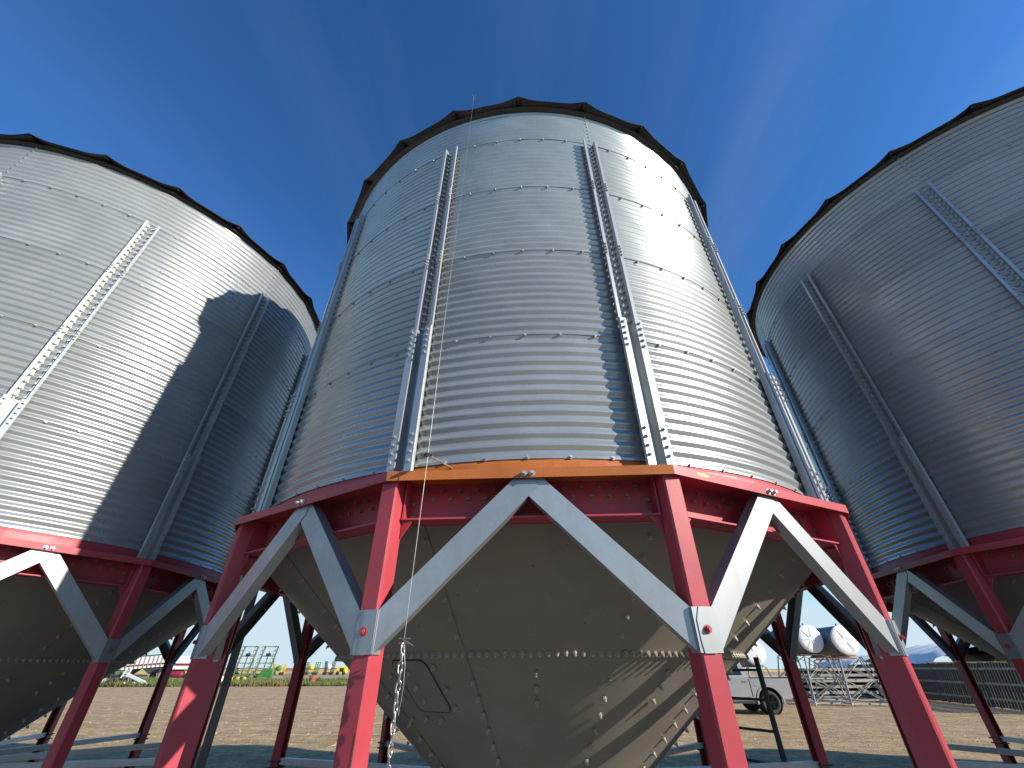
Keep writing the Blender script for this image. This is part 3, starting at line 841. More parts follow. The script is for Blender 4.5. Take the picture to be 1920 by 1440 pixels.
# ------------------------------------------------------------------ pickup truck (nose to the left)
def wheel(parent, c, r, w, face):
    """tyre with a black spoked rim; face = -1 looks to -y"""
    t = obj('wheel', None, parent, c)
    mb = MB(); mb.lathe([(r * 0.62, -w / 2), (r * 0.90, -w / 2), (r * 0.985, -w * 0.36), (r, -w * 0.2), (r, w * 0.2), (r * 0.985, w * 0.36), (r * 0.90, w / 2), (r * 0.62, w / 2), (r * 0.62, -w / 2)], 32, axis='Y')
    obj('tyre', mb.mesh('tyre', 'tyre', True), t)
    mb = MB(); mb.lathe([(r * 0.63, -w * 0.48), (r * 0.57, -w * 0.40), (r * 0.55, w * 0.3), (0.0, w * 0.3)], 24, axis='Y')
    for k in range(6):
        a = k * PI / 3
        for da in (-0.16, 0.16):
            mb.beam((0.06 * cos(a), face * w * 0.36, 0.06 * sin(a)), (r * 0.58 * cos(a + da), face * w * 0.42, r * 0.58 * sin(a + da)), 0.035, 0.03, (0, 1, 0))
    mb.lathe([(0.0, face * w * 0.40), (0.06, face * w * 0.40), (0.07, face * w * 0.30)], 12, axis='Y')
    obj('rim', mb.mesh('rim', 'rim'), t)
    return t
tr = empty('pickup_truck', (12.15, 22.05, 0), PI, 'white crew cab pickup truck with black wheels behind the bins', 'pickup truck')
# local frame: x runs from the tail forward, the near side is at y = 0 .. far side y = -2.05 (turned by 180 degrees)
TWD = 2.02
def arch(cx, r, z0, n=12):
    return [(cx + r * cos(a), 0.43 + r * sin(a)) for a in [PI * k / n for k in range(n + 1)]]
low = [(0.05, 0.60), (0.75, 0.50)] + list(reversed([p for p in arch(1.30, 0.53, 0.5) if p[1] > 0.47])) + [(1.86, 0.47), (4.48, 0.45)] + list(reversed([p for p in arch(5.02, 0.53, 0.5) if p[1] > 0.47])) + [(5.60, 0.46), (5.88, 0.52), (5.93, 0.80), (5.90, 1.08), (5.72, 1.20), (4.40, 1.32), (2.02, 1.30), (1.97, 1.26), (0.03, 1.26), (0.0, 1.20), (0.05, 0.85), (0.02, 0.66)]
mb = MB()
n = len(low); sect = [(0.06, 0.0), (0.0, 0.05), (0.0, TWD - 0.05), (0.06, TWD)]
for ins, yy in sect:
    for (x, z) in low:
        k = ins * (1.0 if z > 0.95 else 0.25)
        mb.v.append((x, -yy, z - (ins * 0.35 if z > 1.15 else 0)))
for a in range(len(sect) - 1):
    for i in range(n):
        j = (i + 1) % n; mb.face((a * n + i, a * n + j, (a + 1) * n + j, (a + 1) * n + i))
mb.face(tuple(range(n))); mb.face(tuple(3 * n + n - 1 - i for i in range(n)))
obj('body', mb.mesh('body', 'silver'), tr)
mb = MB()
cab = [(2.02, 1.28, 0.03), (2.14, 1.90, 0.22), (2.5, 1.96, 0.24), (3.45, 1.96, 0.24), (3.70, 1.91, 0.22), (4.42, 1.30, 0.05)]
for side in (0, 1):
    for (x, z, ins) in cab: mb.v.append((x, -(ins if side == 0 else TWD - ins), z))
m_ = len(cab)
mb.face(tuple(range(m_))); mb.face(tuple(2 * m_ - 1 - i for i in range(m_)))
for i in range(m_):
    j = (i + 1) % m_; mb.face((i, j, m_ + j, m_ + i))
cabo = obj('cab', mb.mesh('cab', 'silver'), tr)
def pane(pts, nm='window'):
    mb = MB(); b = [Vector(p) for p in pts]
    nrm = (b[1] - b[0]).cross(b[2] - b[0]).normalized()
    if nrm.y < 0: nrm = -nrm
    k = len(b)
    for o_ in (-0.004, 0.010): mb.v.extend([tuple(p + nrm * o_) for p in b])
    mb.face(tuple(range(k))); mb.face(tuple(2 * k - 1 - i for i in range(k)))
    for i in range(k):
        j = (i + 1) % k; mb.face((i, j, k + j, k + i))
    return obj(nm, mb.mesh(nm, 'glass'), cabo)
def cy(z): return -(0.03 + 0.2 * (z - 1.28) / 0.64)
pane([(2.22, cy(1.36), 1.36), (2.90, cy(1.36), 1.36), (2.90, cy(1.84), 1.84), (2.32, cy(1.84), 1.84)])
pane([(2.98, cy(1.36), 1.36), (4.10, cy(1.36), 1.36), (3.62, cy(1.83), 1.83), (2.98, cy(1.84), 1.84)])
mb = MB(); mb.box((2.055, -TWD / 2, 1.62), (0.02, 1.35, 0.40), Matrix.Rotation(R(10.5), 3, 'Y')); obj('window', mb.mesh('window', 'glass'), cabo)
for x0, x1, nm in ((2.06, 2.92, 'door'), (2.95, 4.30, 'door')):
    mb = MB(); mb.prism([(x0, 0.60), (x1, 0.60), (x1, 1.22), (x0, 1.24)], 0.012, lambda a, b, t: (a, 0.003 + t, b)); d_ = obj(nm, mb.mesh(nm, 'silver'), tr)
    mb = MB(); mb.box((x0 + 0.17, 0.027, 1.13), (0.20, 0.02, 0.035)); obj('handle', mb.mesh('handle', 'chrome'), d_)
mb = MB(); mb.box((3.2, -0.03, 0.42), (2.5, 0.16, 0.07)); obj('running_board', mb.mesh('running_board', 'black'), tr)
for cx in (1.30, 5.02):
    mb = MB(); pts_o = [(cx + 0.585 * cos(a), 0.43 + 0.585 * sin(a)) for a in [R(-8) + R(196) * k / 16 for k in range(17)]]; pts_i = [(cx + 0.515 * cos(a), 0.43 + 0.515 * sin(a)) for a in [R(-8) + R(196) * k / 16 for k in range(17)]]
    for a in range(16): mb.prism([pts_o[a], pts_o[a + 1], pts_i[a + 1], pts_i[a]], 0.03, lambda x, z, t: (x, 0.002 + t, z))
    obj('wheel_arch', mb.mesh('wheel_arch', 'silver'), tr)
mb = MB(); mb.box((0.07, -0.115, 1.0), (0.22, 0.26, 0.40)); obj('tail_lamp', mb.mesh('tail_lamp', 'lamp'), tr)
mb = MB(); mb.box((0.02, -TWD + 0.12, 0.98), (0.10, 0.26, 0.46)); obj('tail_lamp', mb.mesh('tail_lamp', 'lamp'), tr)
mb = MB(); mb.box((-0.05, -TWD / 2, 0.58), (0.20, TWD - 0.02, 0.24)); mb.box((0.16, -0.03, 0.58), (0.30, 0.06, 0.22)); obj('bumper', mb.mesh('bumper', 'chrome'), tr)
for (x, y_, f) in ((1.30, -0.14, 1), (5.02, -0.14, 1), (1.30, -TWD + 0.14, -1), (5.02, -TWD + 0.14, -1)): wheel(tr, (x, y_, 0.41), 0.41, 0.27, f)
for nm_, c_, s_ in (('bed_gap', (2.0, 0.004, 0.92), (0.025, 0.012, 0.62)), ('sill_trim', (3.2, 0.006, 0.53), (2.4, 0.014, 0.07)), ('bed_rail_cap', (1.0, -0.03, 1.268), (1.9, 0.08, 0.03)), ('fuel_door', (1.75, 0.004, 1.05), (0.16, 0.010, 0.16))):
    mb = MB(); mb.box(c_, s_); obj(nm_, mb.mesh(nm_, 'silver' if nm_ == 'fuel_door' else 'black'), tr)
for cx in (1.30, 5.02):
    mb = MB(); mb.lathe([(0.0, -0.30), (0.50, -0.30), (0.50, -0.06)], 24, (cx, 0.0, 0.45), 'Y'); obj('wheel_well', mb.mesh('wheel_well', 'black'), tr)
mb = MB(); mb.box((4.15, 0.16, 1.36), (0.12, 0.24, 0.22)); obj('mirror', mb.mesh('mirror', 'black'), tr)

# ------------------------------------------------------------------ fuel tanks on lattice stands
def fuel_tank(x, y, z, r, ln, spokes, label):
    t = empty('fuel_tank', (x, y, z), 0, label, 'fuel tank', 'fuel tanks on stands')
    mb = MB(); mb.lathe([(r, 0.0), (r, ln)], 36, axis='Y'); obj('shell', mb.mesh('shell', 'tank_side', True), t)
    for k, (yy, s) in enumerate(((0, -1), (ln, 1))):
        mb = MB(); mb.lathe([(r + 0.008, -s * 0.05), (r + 0.008, s * 0.01), (r * 0.97, s * 0.035), (r * 0.7, s * 0.05), (r * 0.18, s * 0.06), (0.0, s * 0.06)], 36, (0, yy, 0), 'Y')
        h_ = obj('end_cap', mb.mesh('end_cap', 'tank_end', True), t)
        if k == 0:
            for q in range(spokes):
                a = 2 * PI * q / spokes + 0.5
                mb = MB(); mb.beam((r * 0.16 * cos(a), -0.068, r * 0.16 * sin(a)), (r * 0.80 * cos(a), -0.045, r * 0.80 * sin(a)), 0.05, 0.03, (0, 1, 0)); obj('pressed_rib', mb.mesh('pressed_rib', 'tank_end'), h_)
    mb = MB(); mb.tube((0, 0.25, r - 0.02), (0, 0.25, r + 0.10), 0.06, 10); mb.tube((0.15, 0.5, r - 0.03), (0.15, 0.5, r + 0.06), 0.04, 8); obj('filler_cap', mb.mesh('filler_cap', 'steel'), t)
    return t
fuel_tank(16.42, 27.0, 2.93, 0.66, 3.1, 7, 'white ended fuel tank with a rust stain at its rim')
fuel_tank(17.95, 26.5, 2.84, 0.69, 3.1, 4, 'white ended fuel tank farther to the right beside the rusty one')
fuel_tank(15.55, 32.0, 2.42, 0.70, 3.0, 4, 'half hidden fuel tank above the pickup bed with a shadow on its end')
def stand(x, y, zt_, w, ln, label):
    t = empty('tank_stand', (x, y, 0), 0, label, 'stand', 'lattice stands under the fuel tanks')
    sp = 0.45
    top = [(-w / 2, 0.2), (w / 2, 0.2), (w / 2, ln - 0.2), (-w / 2, ln - 0.2)]; bot = [(-w / 2 - sp, -0.15), (w / 2 + sp, -0.15), (w / 2 + sp, ln + 0.15), (-w / 2 - sp, ln + 0.15)]
    P = lambda i, f: Vector((top[i][0] * f + bot[i][0] * (1 - f), top[i][1] * f + bot[i][1] * (1 - f), zt_ * f))
    for i in range(4):
        mb = MB(); mb.beam(P(i, 0), P(i, 1), 0.06, 0.06); obj('leg', mb.mesh('leg', 'steel'), t)
        j = (i + 1) % 4
        for f0, f1 in ((0.05, 0.52), (0.52, 0.97)):
            for a, b in ((i, j), (j, i)):
                mb = MB(); mb.beam(P(a, f0), P(b, f1), 0.035, 0.02); obj('brace', mb.mesh('brace', 'steel'), t)
        for f in (0.05, 0.52, 1.0):
            mb = MB(); mb.beam(P(i, f), P(j, f), 0.05, 0.05); obj('rail', mb.mesh('rail', 'steel'), t)
    for yy in (0.6, ln - 0.6):
        mb = MB(); mb.beam((-w / 2 - 0.1, yy, zt_ + 0.04), (w / 2 + 0.1, yy, zt_ + 0.04), 0.1, 0.08); obj('cradle', mb.mesh('cradle', 'rusty'), t)
    return t
stand(16.42, 27.0, 2.20, 1.1, 3.1, 'grey lattice stand under the rust stained fuel tank')
stand(17.95, 26.5, 2.08, 1.1, 3.1, 'grey lattice stand under the right hand fuel tank')
stand(15.55, 32.0, 1.65, 1.1, 3.0, 'lattice stand showing above the pickup bed')
stand(19.9, 29.5, 2.0, 1.2, 2.8, 'empty lattice stand behind the fuel tanks')
mb = MB()
pts = [(18.35, 26.35, 2.1), (18.5, 26.1, 1.4), (18.7, 25.9, 0.75), (18.95, 25.8, 0.30), (19.2, 25.8, 0.22), (19.35, 25.85, 0.5), (19.30, 25.9, 0.95)]
mb.path([(p[0], p[1], p[2]) for p in pts], 0.028, 6)
o = obj('fuel_hose', mb.mesh('fuel_hose', 'hose', True), label='blue fuel hose looping down from the right hand tank', category='hose')

# ------------------------------------------------------------------ timber stack, windbreak fence, covered stacks
t = empty('timber_stack', (22.4, 34.0, 0), R(4), 'long stack of weathered planks on dark spacers behind the tanks', 'timber stack')
for k in range(5):
    mb = MB(); mb.box((0.15 * (k % 2) - 0.1, 0, 0.30 + 0.30 * k), (7.6 - 0.4 * (k % 3), 2.2, 0.14)); obj('plank_layer', mb.mesh('plank_layer', 'timber'), t)
    for q in (-3, -1, 1, 3):
        mb = MB(); mb.box((q * 1.0, 0.15, 0.15 + 0.30 * k), (0.14, 1.9, 0.15)); obj('spacer', mb.mesh('spacer', 'slat'), t)
mb = MB(); mb.box((0, 0.5, 0.9), (7.0, 1.0, 1.2)); obj('inner_bundle', mb.mesh('inner_bundle', 'slat'), t)
A_, B_ = Vector((27.6, 42.0, 0)), Vector((22.0, 21.2, 0)); d_ = (B_ - A_); fl = d_.length; d_.normalize(); nF = Vector((d_.y, -d_.x, 0))
slm = None; NPAN = 5; PL = fl / NPAN
words = ['farthest', 'second farthest', 'middle', 'second nearest', 'nearest']
for p_ in range(NPAN):
    c = A_ + d_ * (PL * p_)
    t = empty('windbreak_panel', c, math.atan2(d_.y, d_.x), words[p_] + ' dark slatted windbreak panel of the row by the tarps', 'fence panel', 'windbreak panels in a row')
    if slm is None:
        mb = MB(); mb.beam((0, 0.0, 0.0), (0.06, 0.22, 1.78), 0.15, 0.03, (0, 1, 0)); slm = mb.mesh('slat', 'slat')
        mb = MB(); mb.beam((0, 0, 0), (PL - 0.1, 0, 0), 0.05, 0.09); rlm = mb.mesh('rail', 'timber')
    for k in range(20): obj('slat', slm, t, (0.08 + k * (PL - 0.06) / 19.6, 0, 0.0 + 0.03 * random.random()))
    for zz in (0.35, 0.95, 1.55): obj('rail', rlm, t, (0.02, 0.045 + 0.124 * zz + (-0.075 if True else 0), zz))
def covered_stack(cx, cy_, w, ln, h0, h1, rz, label):
    t = empty('covered_stack', (cx, cy_, 0), rz, label, 'tarp stack', 'tarpaulin covered stacks')
    rnd = random.Random(int(cx * 10)); mb = MB(); nx, ny = 18, 12
    for i in range(nx + 1):
        for j in range(ny + 1):
            u, v = i / nx, j / ny
            z = h0 + (h1 - h0) * (1 - abs(2 * v - 1)) ** 0.8 + 0.05 * rnd.uniform(-1, 1) - 0.35 * (1 if j in (0, ny) else 0) - 0.25 * (1 if i in (0, nx) else 0) + 0.07 * sin(u * 31)
            mb.v.append((-ln / 2 + ln * u, -w / 2 + w * v, z))
    for i in range(nx):
        for j in range(ny):
            a = i * (ny + 1) + j; mb.face((a, a + ny + 1, a + ny + 2, a + 1))
    obj('tarpaulin', mb.mesh('tarpaulin', 'tarp', True), t)
    mb = MB(); bs = 1.25; nb = int(ln / bs)
    for i in range(nb):
        mb.box((-ln / 2 + bs * (i + 0.5), 0, h0 * 0.45), (bs * 0.97, w - 0.35, h0 * 0.9))
    obj('bales', mb.mesh('bales', 'straw'), t, kind='stuff')
    for i in (3, 7, 11, 15):
        x = -ln / 2 + ln * i / nx; mb = MB(); mb.path([(x, -w / 2 + w * j / ny, h0 + (h1 - h0) * (1 - abs(2 * j / ny - 1)) ** 0.8 + 0.09) for j in range(ny + 1)], 0.035, 5); obj('tie_rope', mb.mesh('tie_rope', 'white', True), t)
covered_stack(44.0, 50.5, 10.0, 15.0, 2.2, 3.55, R(72), 'tarpaulin covered stack with the higher ridge behind the fence')
covered_stack(47.5, 68.0, 9.0, 14.0, 1.9, 2.9, R(72), 'lower tarpaulin covered stack farther off behind the tanks')
covered_stack(45.0, 33.5, 9.0, 14.0, 1.7, 2.6, R(72), 'tarpaulin covered stack nearest the right hand bin')

# ------------------------------------------------------------------ machinery yard on the left
def small_wheel(t, c, r, w, mat='tyre'):
    mb = MB(); mb.lathe([(0.0, -w / 2), (r * 0.9, -w / 2), (r, -w * 0.3), (r, w * 0.3), (r * 0.9, w / 2), (0.0, w / 2)], 18, c, 'Y'); return obj('wheel', mb.mesh('wheel', mat, True), t)
t = empty('grain_trailer', (-72.6, 99.0, 0.0), R(8), 'white ribbed grain trailer tilted nose up in the yard', 'trailer')
tilt = Matrix.Rotation(R(-4.2), 3, 'Y')
def tp(x, y, z): return tuple(tilt @ Vector((x, y, z)))
mb = MB(); mb.box(tp(0, 0, 2.75), (9.4, 2.5, 2.0), tilt); obj('box', mb.mesh('box', 'white'), t)
for k in range(13):
    mb = MB(); mb.box(tp(-4.55 + 0.758 * k, -1.31, 2.75), (0.16, 0.12, 2.0), tilt); obj('rib', mb.mesh('rib', 'steel'), t)
mb = MB(); mb.box(tp(0, -1.30, 3.80), (9.5, 0.2, 0.12), tilt); obj('top_rail', mb.mesh('top_rail', 'darksteel'), t)
mb = MB(); mb.box(tp(0, -1.30, 2.28), (9.3, 0.03, 0.28), tilt); obj('stripe', mb.mesh('stripe', 'maroon'), t)
for xx in (-2.4, 2.4):
    mb = MB(); mb.prism([(xx - 1.9, 1.76), (xx + 1.9, 1.76), (xx + 0.4, 0.75), (xx - 0.4, 0.75)], 2.2, lambda a, b, q: tp(a, -1.1 + q, b)); obj('hopper', mb.mesh('hopper', 'darksteel'), t)
for xx in (-3.6, -2.3, 2.9): small_wheel(t, (xx, -1.15, 0.55), 0.55, 0.5)
mb = MB(); mb.beam(tp(3.8, -0.9, 1.7), (3.6, -0.9, 0.05), 0.14, 0.14); obj('landing_leg', mb.mesh('landing_leg', 'steel'), t)
t = empty('grain_truck', (-62.6, 95.5, 0), R(6), 'white grain truck box with maroon stripe beside the trailer', 'truck')
mb = MB(); mb.box((0, 0, 2.65), (4.6, 2.4, 2.1)); obj('box', mb.mesh('box', 'white'), t)
mb = MB(); mb.box((0, -1.22, 2.35), (4.6, 0.04, 0.35)); obj('stripe', mb.mesh('stripe', 'maroon'), t)
mb = MB(); mb.lathe([(0.0, -1.3), (0.5, -1.3), (0.6, -1.1), (0.6, 1.1), (0.5, 1.3), (0.0, 1.3)], 18, (-0.4, -0.6, 0.85), 'X'); obj('tank', mb.mesh('tank', 'maroon', True), t)
for xx in (-1.9, 1.7): small_wheel(t, (xx, -1.0, 0.5), 0.5, 0.35)
mb = MB(); mb.box((0, 0, 1.5), (4.4, 1.0, 0.18)); obj('chassis', mb.mesh('chassis', 'darksteel'), t)

t = empty('disc_implement', (-45.2, 60.0, 0), R(5), 'grey disc implement with a white drawbar at the yard edge', 'implement')
for k in range(9):
    mb = MB(); mb.lathe([(0.02, -0.02), (0.42, 0.06), (0.44, 0.08), (0.30, 0.10), (0.02, 0.04)], 16, (-2.6 + 0.42 * k, 0.3 * (k % 2), 0.44), 'X'); obj('disc', mb.mesh('disc', 'steel' if k % 3 == 0 else 'darksteel', True), t)
mb = MB(); mb.beam((-2.9, 0, 1.05), (1.4, 0, 1.05), 0.16, 0.16); mb.beam((-2.9, 0.9, 1.0), (1.4, 0.9, 1.0), 0.16, 0.16); mb.beam((-2.2, -0.3, 1.05), (-2.2, 1.3, 1.05), 0.14, 0.14); mb.beam((0.6, -0.3, 1.05), (0.6, 1.3, 1.05), 0.14, 0.14); obj('frame', mb.mesh('frame', 'darksteel'), t)
mb = MB(); mb.prism([(-2.9, 1.1), (-2.5, 1.45), (-1.0, 1.5), (-0.7, 1.15)], 1.2, lambda a, b, q: (a, q - 0.1, b)); obj('hood', mb.mesh('hood', 'palegreen'), t)
mb = MB(); mb.beam((0.0, -0.5, 1.15), (2.6, -1.0, 0.35), 0.22, 0.26); mb.beam((2.5, -0.98, 0.36), (3.7, -1.2, 0.10), 0.12, 0.12); obj('drawbar', mb.mesh('drawbar', 'white'), t)
mb = MB(); mb.beam((-0.5, -0.6, 0.8), (-0.2, -0.6, 1.7), 0.1, 0.1); mb.beam((0.1, -0.6, 0.9), (0.3, -0.6, 1.7), 0.1, 0.1)
for q in range(3): mb.beam((-0.4 + 0.1 * q, -0.6, 1.0 + 0.28 * q), (0.14 + 0.06 * q, -0.6, 1.0 + 0.28 * q), 0.06, 0.06)
obj('jack_frame', mb.mesh('jack_frame', 'white'), t)
for xx in (0.35, 1.45): small_wheel(t, (xx, -1.1, 0.22), 0.22, 0.16, 'white')

def folded_cultivator(x, y, sc, rz, label, mats=('palegreen', 'green', 'yellow')):
    t = empty('folded_cultivator', (x, y, 0), rz, label, 'cultivator')
    def P(a, b, c): return Vector((a * sc, b * sc, c * sc))
    for wx in (-1.75, 1.45):
        for q, dx in enumerate((-1.05, 1.05)):
            mb = MB(); mb.beam(P(wx + dx - 0.25, 0, 0.9), P(wx + dx + 0.25, 0.2, 4.75), 0.20 * sc, 0.20 * sc); obj('wing_bar', mb.mesh('wing_bar', mats[0]), t)
        mb = MB(); mb.beam(P(wx - 0.35, 0.5, 0.8), P(wx - 0.1, 0.6, 4.0), 0.12 * sc, 0.12 * sc); obj('wing_bar', mb.mesh('wing_bar', mats[0]), t)
        for zz in (1.4, 2.4, 3.35, 4.65):
            o_ = (zz - 0.9) / 3.85 * 0.5 - 0.25
            mb = MB(); mb.beam(P(wx - 1.05 + o_, 0.1, zz), P(wx + 1.05 + o_, 0.1, zz), 0.12 * sc, 0.12 * sc); obj('wing_rail', mb.mesh('wing_rail', mats[0]), t)
        for k in range(7):
            zz = 1.2 + 0.56 * k; o_ = (zz - 0.9) / 3.85 * 0.5 - 0.25
            for dx, s in ((-1.05, -1), (1.05, -1)):
                mb = MB(); mb.path([P(wx + dx + o_, 0, zz), P(wx + dx + o_ + s * 0.26, 0, zz + 0.20), P(wx + dx + o_ + s * 0.44, 0, zz + 0.06), P(wx + dx + o_ + s * 0.34, 0, zz - 0.12)], 0.07 * sc, 5); obj('shank', mb.mesh('shank', mats[0]), t)
        mb = MB(); mb.lathe([(0.0, -0.35), (0.16, -0.35), (0.2, -0.25), (0.2, 0.25), (0.16, 0.35), (0.0, 0.35)], 14, P(wx + 0.1, 0, 3.55), 'X'); obj('wing_wheel', mb.mesh('wing_wheel', 'tyre', True), t)
        mb = MB(); mb.beam(P(wx + 1.2, 0, 3.0), P(wx + 1.75, -0.4, 0.1), 0.09 * sc, 0.09 * sc); obj('stay', mb.mesh('stay', mats[0]), t)
    mb = MB(); mb.beam(P(-3.0, 0, 0.85), P(3.2, 0, 0.85), 0.16 * sc, 0.16 * sc); mb.beam(P(-3.0, 1.2, 0.8), P(3.2, 1.2, 0.8), 0.16 * sc, 0.16 * sc); mb.beam(P(-2.0, -0.4, 0.8), P(-2.0, 1.6, 0.8), 0.14 * sc, 0.14 * sc); mb.beam(P(2.0, -0.4, 0.8), P(2.0, 1.6, 0.8), 0.14 * sc, 0.14 * sc); obj('main_frame', mb.mesh('main_frame', mats[0]), t)
    mb = MB(); mb.prism([(0.8, 0.55), (3.0, 0.45), (3.0, 1.55), (1.5, 1.6)], 0.9 * sc, lambda a, b, q: (a * sc, -0.5 * sc + q, b * sc)); obj('seed_box', mb.mesh('seed_box', mats[1]), t)
    mb = MB(); mb.beam(P(-3.0, -0.5, 0.40), P(3.1, -0.5, 0.40), 0.14 * sc, 0.14 * sc); obj('front_tool_bar', mb.mesh('front_tool_bar', mats[2] if mats[2] != 'yellow' else 'palegreen'), t)
    for k in range(5): small_wheel(t, P(-2.9 + 0.5 * k, -0.55, 0.30), 0.3 * sc, 0.2 * sc, 'tyre' if k % 2 else mats[2])
    return t
folded_cultivator(-41.4, 81.0, 1.0, R(4), 'pale green cultivator with two upright folded wings')
t = empty('parked_harrow', (-44.2, 83.5, 0), R(6), 'low green and yellow harrow parked behind the cultivator', 'harrow')
mb = MB(); mb.beam((-2.4, 0, 0.9), (2.6, 0, 0.9), 0.2, 0.2); mb.beam((-2.4, 1.2, 0.8), (2.6, 1.2, 0.8), 0.2, 0.2); mb.beam((-1.2, -0.6, 1.3), (-1.2, 1.6, 0.8), 0.16, 0.16); mb.beam((1.6, -0.6, 1.2), (1.6, 1.6, 0.8), 0.16, 0.16); obj('frame', mb.mesh('frame', 'green'), t)
for k in range(12):
    mb = MB(); mb.path([(-2.2 + 0.4 * k, -0.2, 0.9), (-2.25 + 0.4 * k, -0.5, 0.55), (-2.1 + 0.4 * k, -0.35, 0.05)], 0.045, 5); obj('tine', mb.mesh('tine', 'yellow' if k % 3 == 0 else 'darksteel'), t)
mb = MB(); mb.lathe([(0.0, -0.4), (0.42, -0.4), (0.5, -0.3), (0.5, 0.3), (0.42, 0.4), (0.0, 0.4)], 16, (-1.6, 0, 1.35), 'X'); obj('tank', mb.mesh('tank', 'darksteel', True), t)
for xx in (-1.9, 0.9, 2.2): small_wheel(t, (xx, -0.7, 0.4), 0.4, 0.25)
t = empty('harrow_basket', (-36.0, 82.0, 0), 0, 'dark rolling basket with a curved frame beside the cultivator', 'implement')
mb = MB()
for k in range(14):
    a = 2 * PI * k / 14; mb.tube((-0.9, 0.6 * cos(a), 0.95 + 0.6 * sin(a)), (0.9, 0.6 * cos(a), 0.95 + 0.6 * sin(a)), 0.03, 5)
obj('basket', mb.mesh('basket', 'darksteel'), t, kind='stuff')
mb = MB(); mb.path([(1.0, 0, 1.6), (1.35, 0, 1.2), (1.3, 0, 0.5), (0.8, 0, 0.1)], 0.05, 6); mb.path([(-1.0, 0, 0.1), (-0.4, 0, 0.05), (0.8, 0, 0.1)], 0.05, 6); obj('frame', mb.mesh('frame', 'steel'), t)
def folded_far(x, y, w, h, mats, hub, label):
    t = empty('folded_seeder', (x, y, 0), 0, label, 'seeder')
    for s in (-1, 1):
        for k in range(3):
            mb = MB(); mb.beam((s * w * (0.18 + 0.1 * k), 0.2 * k, 0.6), (s * w * (0.26 + 0.11 * k), 0.2 * k, h), 0.16, 0.16); obj('wing_bar', mb.mesh('wing_bar', mats), t)
        for k in range(6):
            zz = 0.9 + (h - 1.1) * k / 5; mb = MB(); mb.beam((s * w * 0.16, 0, zz), (s * w * 0.52, 0, zz + 0.15), 0.12, 0.12); obj('row_unit', mb.mesh('row_unit', mats), t)
    mb = MB(); mb.beam((-w * 0.5, 0, 0.55), (w * 0.5, 0, 0.55), 0.3, 0.3); obj('main_frame', mb.mesh('main_frame', mats), t)
    mb = MB(); mb.lathe([(0.0, -0.5), (0.5, -0.45), (0.72, -0.1), (0.72, 0.3), (0.4, 0.5), (0.0, 0.5)], 16, (0, -0.2, h * 0.60), 'Y'); obj('tank', mb.mesh('tank', hub, True), t)
    for xx in (-w * 0.36, -w * 0.2, w * 0.2, w * 0.36): small_wheel(t, (xx, -0.3, 0.4), 0.4, 0.3)
folded_far(-69.5, 150.0, 4.2, 2.9, 'yellow', 'green', 'yellow framed seeder with a green hopper behind the cultivator')
folded_far(-62.2, 156.0, 4.8, 3.3, 'green', 'yellow', 'green folded seeder with a yellow hopper far across the grass')
folded_far(-56.8, 156.0, 3.4, 3.5, 'darksteel', 'white', 'dark folded seeder with a white tank far across the grass')
t = empty('orange_machine', (-51.3, 152.0, 0), 0, 'small yellow orange machine far off beside the front leg', 'machine')
mb = MB(); mb.box((0, 0, 1.35), (2.6, 2, 1.5)); obj('body', mb.mesh('body', 'yellow'), t)
mb = MB(); mb.box((0.2, -1.02, 1.3), (1.2, 0.06, 0.9)); obj('grille', mb.mesh('grille', 'black'), t)
for xx in (-0.9, 0.9): small_wheel(t, (xx, -0.9, 0.5), 0.5, 0.4)
mb = MB(); mb.lathe([(0.0, 0.0), (0.40, 0.0), (0.42, 0.03), (0.40, 0.28), (0.415, 0.30), (0.40, 0.32), (0.40, 0.58), (0.415, 0.60), (0.40, 0.62), (0.42, 0.87), (0.40, 0.90), (0.0, 0.88)], 20)
o = obj('rusty_drum', mb.mesh('rusty_drum', 'rusty', True), None, (-26.3, 67.0, 0), label='rusty red drum standing in the roadside grass', category='drum')
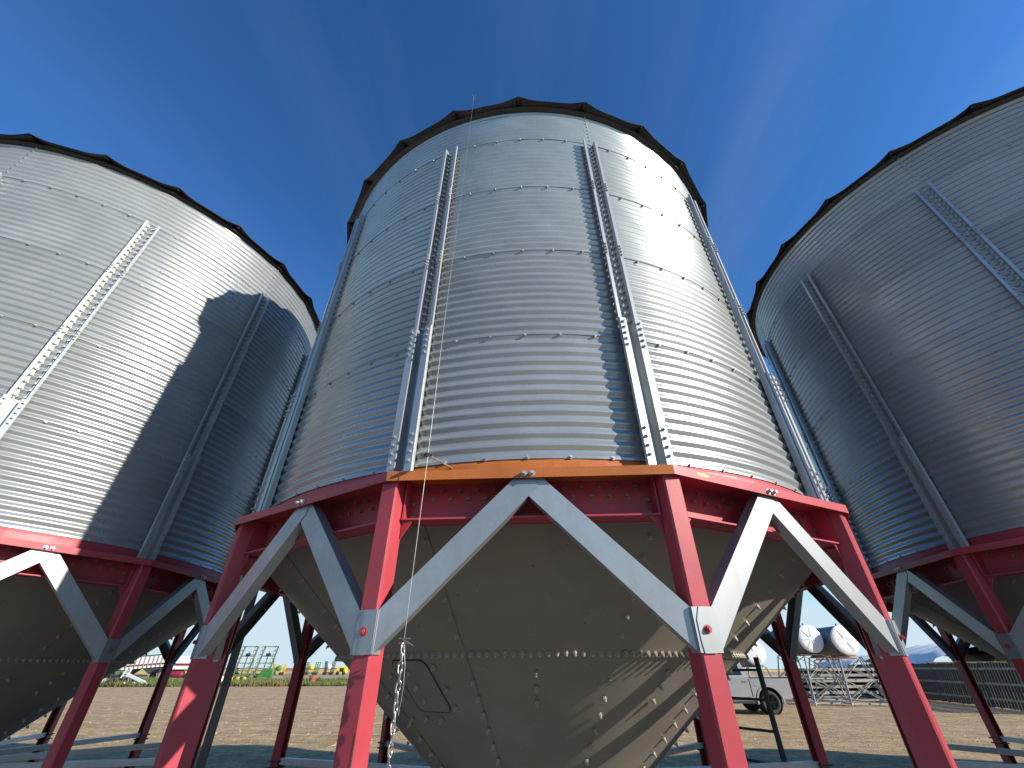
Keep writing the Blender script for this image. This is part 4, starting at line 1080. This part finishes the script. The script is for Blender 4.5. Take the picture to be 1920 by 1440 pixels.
mb = MB(); mb.lathe([(0.0, 0.0), (0.33, 0.0), (0.36, 0.08), (0.36, 0.7), (0.28, 0.85), (0.10, 0.88), (0.10, 0.95), (0.0, 0.95)], 16)
o = obj('plastic_drum', mb.mesh('plastic_drum', 'white', True), None, (-38.6, 67.5, 0), label='white plastic drum in the grass left of the cultivator', category='drum')

# ------------------------------------------------------------------ grass verge and soil clods
rnd = random.Random(3); mb = MB()
def tuft(x, y, h):
    for k in range(4):
        a = rnd.uniform(0, 2 * PI); l = h * rnd.uniform(0.6, 1.1); w = 0.035 + 0.03 * rnd.random(); dx, dy = cos(a), sin(a); b = len(mb.v)
        mb.v.extend([(x - dy * w, y + dx * w, 0.0), (x + dy * w, y - dx * w, 0.0), (x + dx * l * 0.5, y + dy * l * 0.5, l)]); mb.face((b, b + 1, b + 2))
for i in range(15000):
    y = 57.5 + 38 * rnd.random() ** 1.6; x = -y * rnd.uniform(0.26, 0.98)
    if x > -y * 0.62 and y > 88: continue
    dens = 0.5 + 0.5 * sin(x * 0.35 + 1.3 * sin(y * 0.2))
    if rnd.random() > 0.35 + 0.65 * dens: continue
    tuft(x, y, 0.20 + 0.38 * rnd.random() * (0.5 + dens))
g2 = obj('verge_grass', mb.mesh('verge_grass', 'grass', recalc=False)); g2['kind'] = 'stuff'; g2['label'] = 'rough green and straw coloured grass along the yard edge'; g2['category'] = 'grass'
mb = MB()
for i in range(5000):
    y = 9 + 26 * rnd.random() ** 1.5; x = y * rnd.uniform(-0.95, 1.0); r = 0.012 + 0.03 * rnd.random() ** 3
    b = len(mb.v)
    for dx, dy, dz in ((1, 0, 0), (-0.5, 0.87, 0), (-0.5, -0.87, 0), (0, 0, 0.8)):
        mb.v.append((x + r * dx * rnd.uniform(.7, 1.3), y + r * dy * rnd.uniform(.7, 1.3), (dz * r * rnd.uniform(.7, 1.2)) - 0.003))
    for f in ((0, 1, 3), (1, 2, 3), (2, 0, 3)): mb.face(tuple(b + q for q in f))
g3 = obj('soil_clods', mb.mesh('soil_clods', 'clod', recalc=False)); g3['kind'] = 'stuff'; g3['label'] = 'loose clods and stones on the bare dirt yard'; g3['category'] = 'clods'
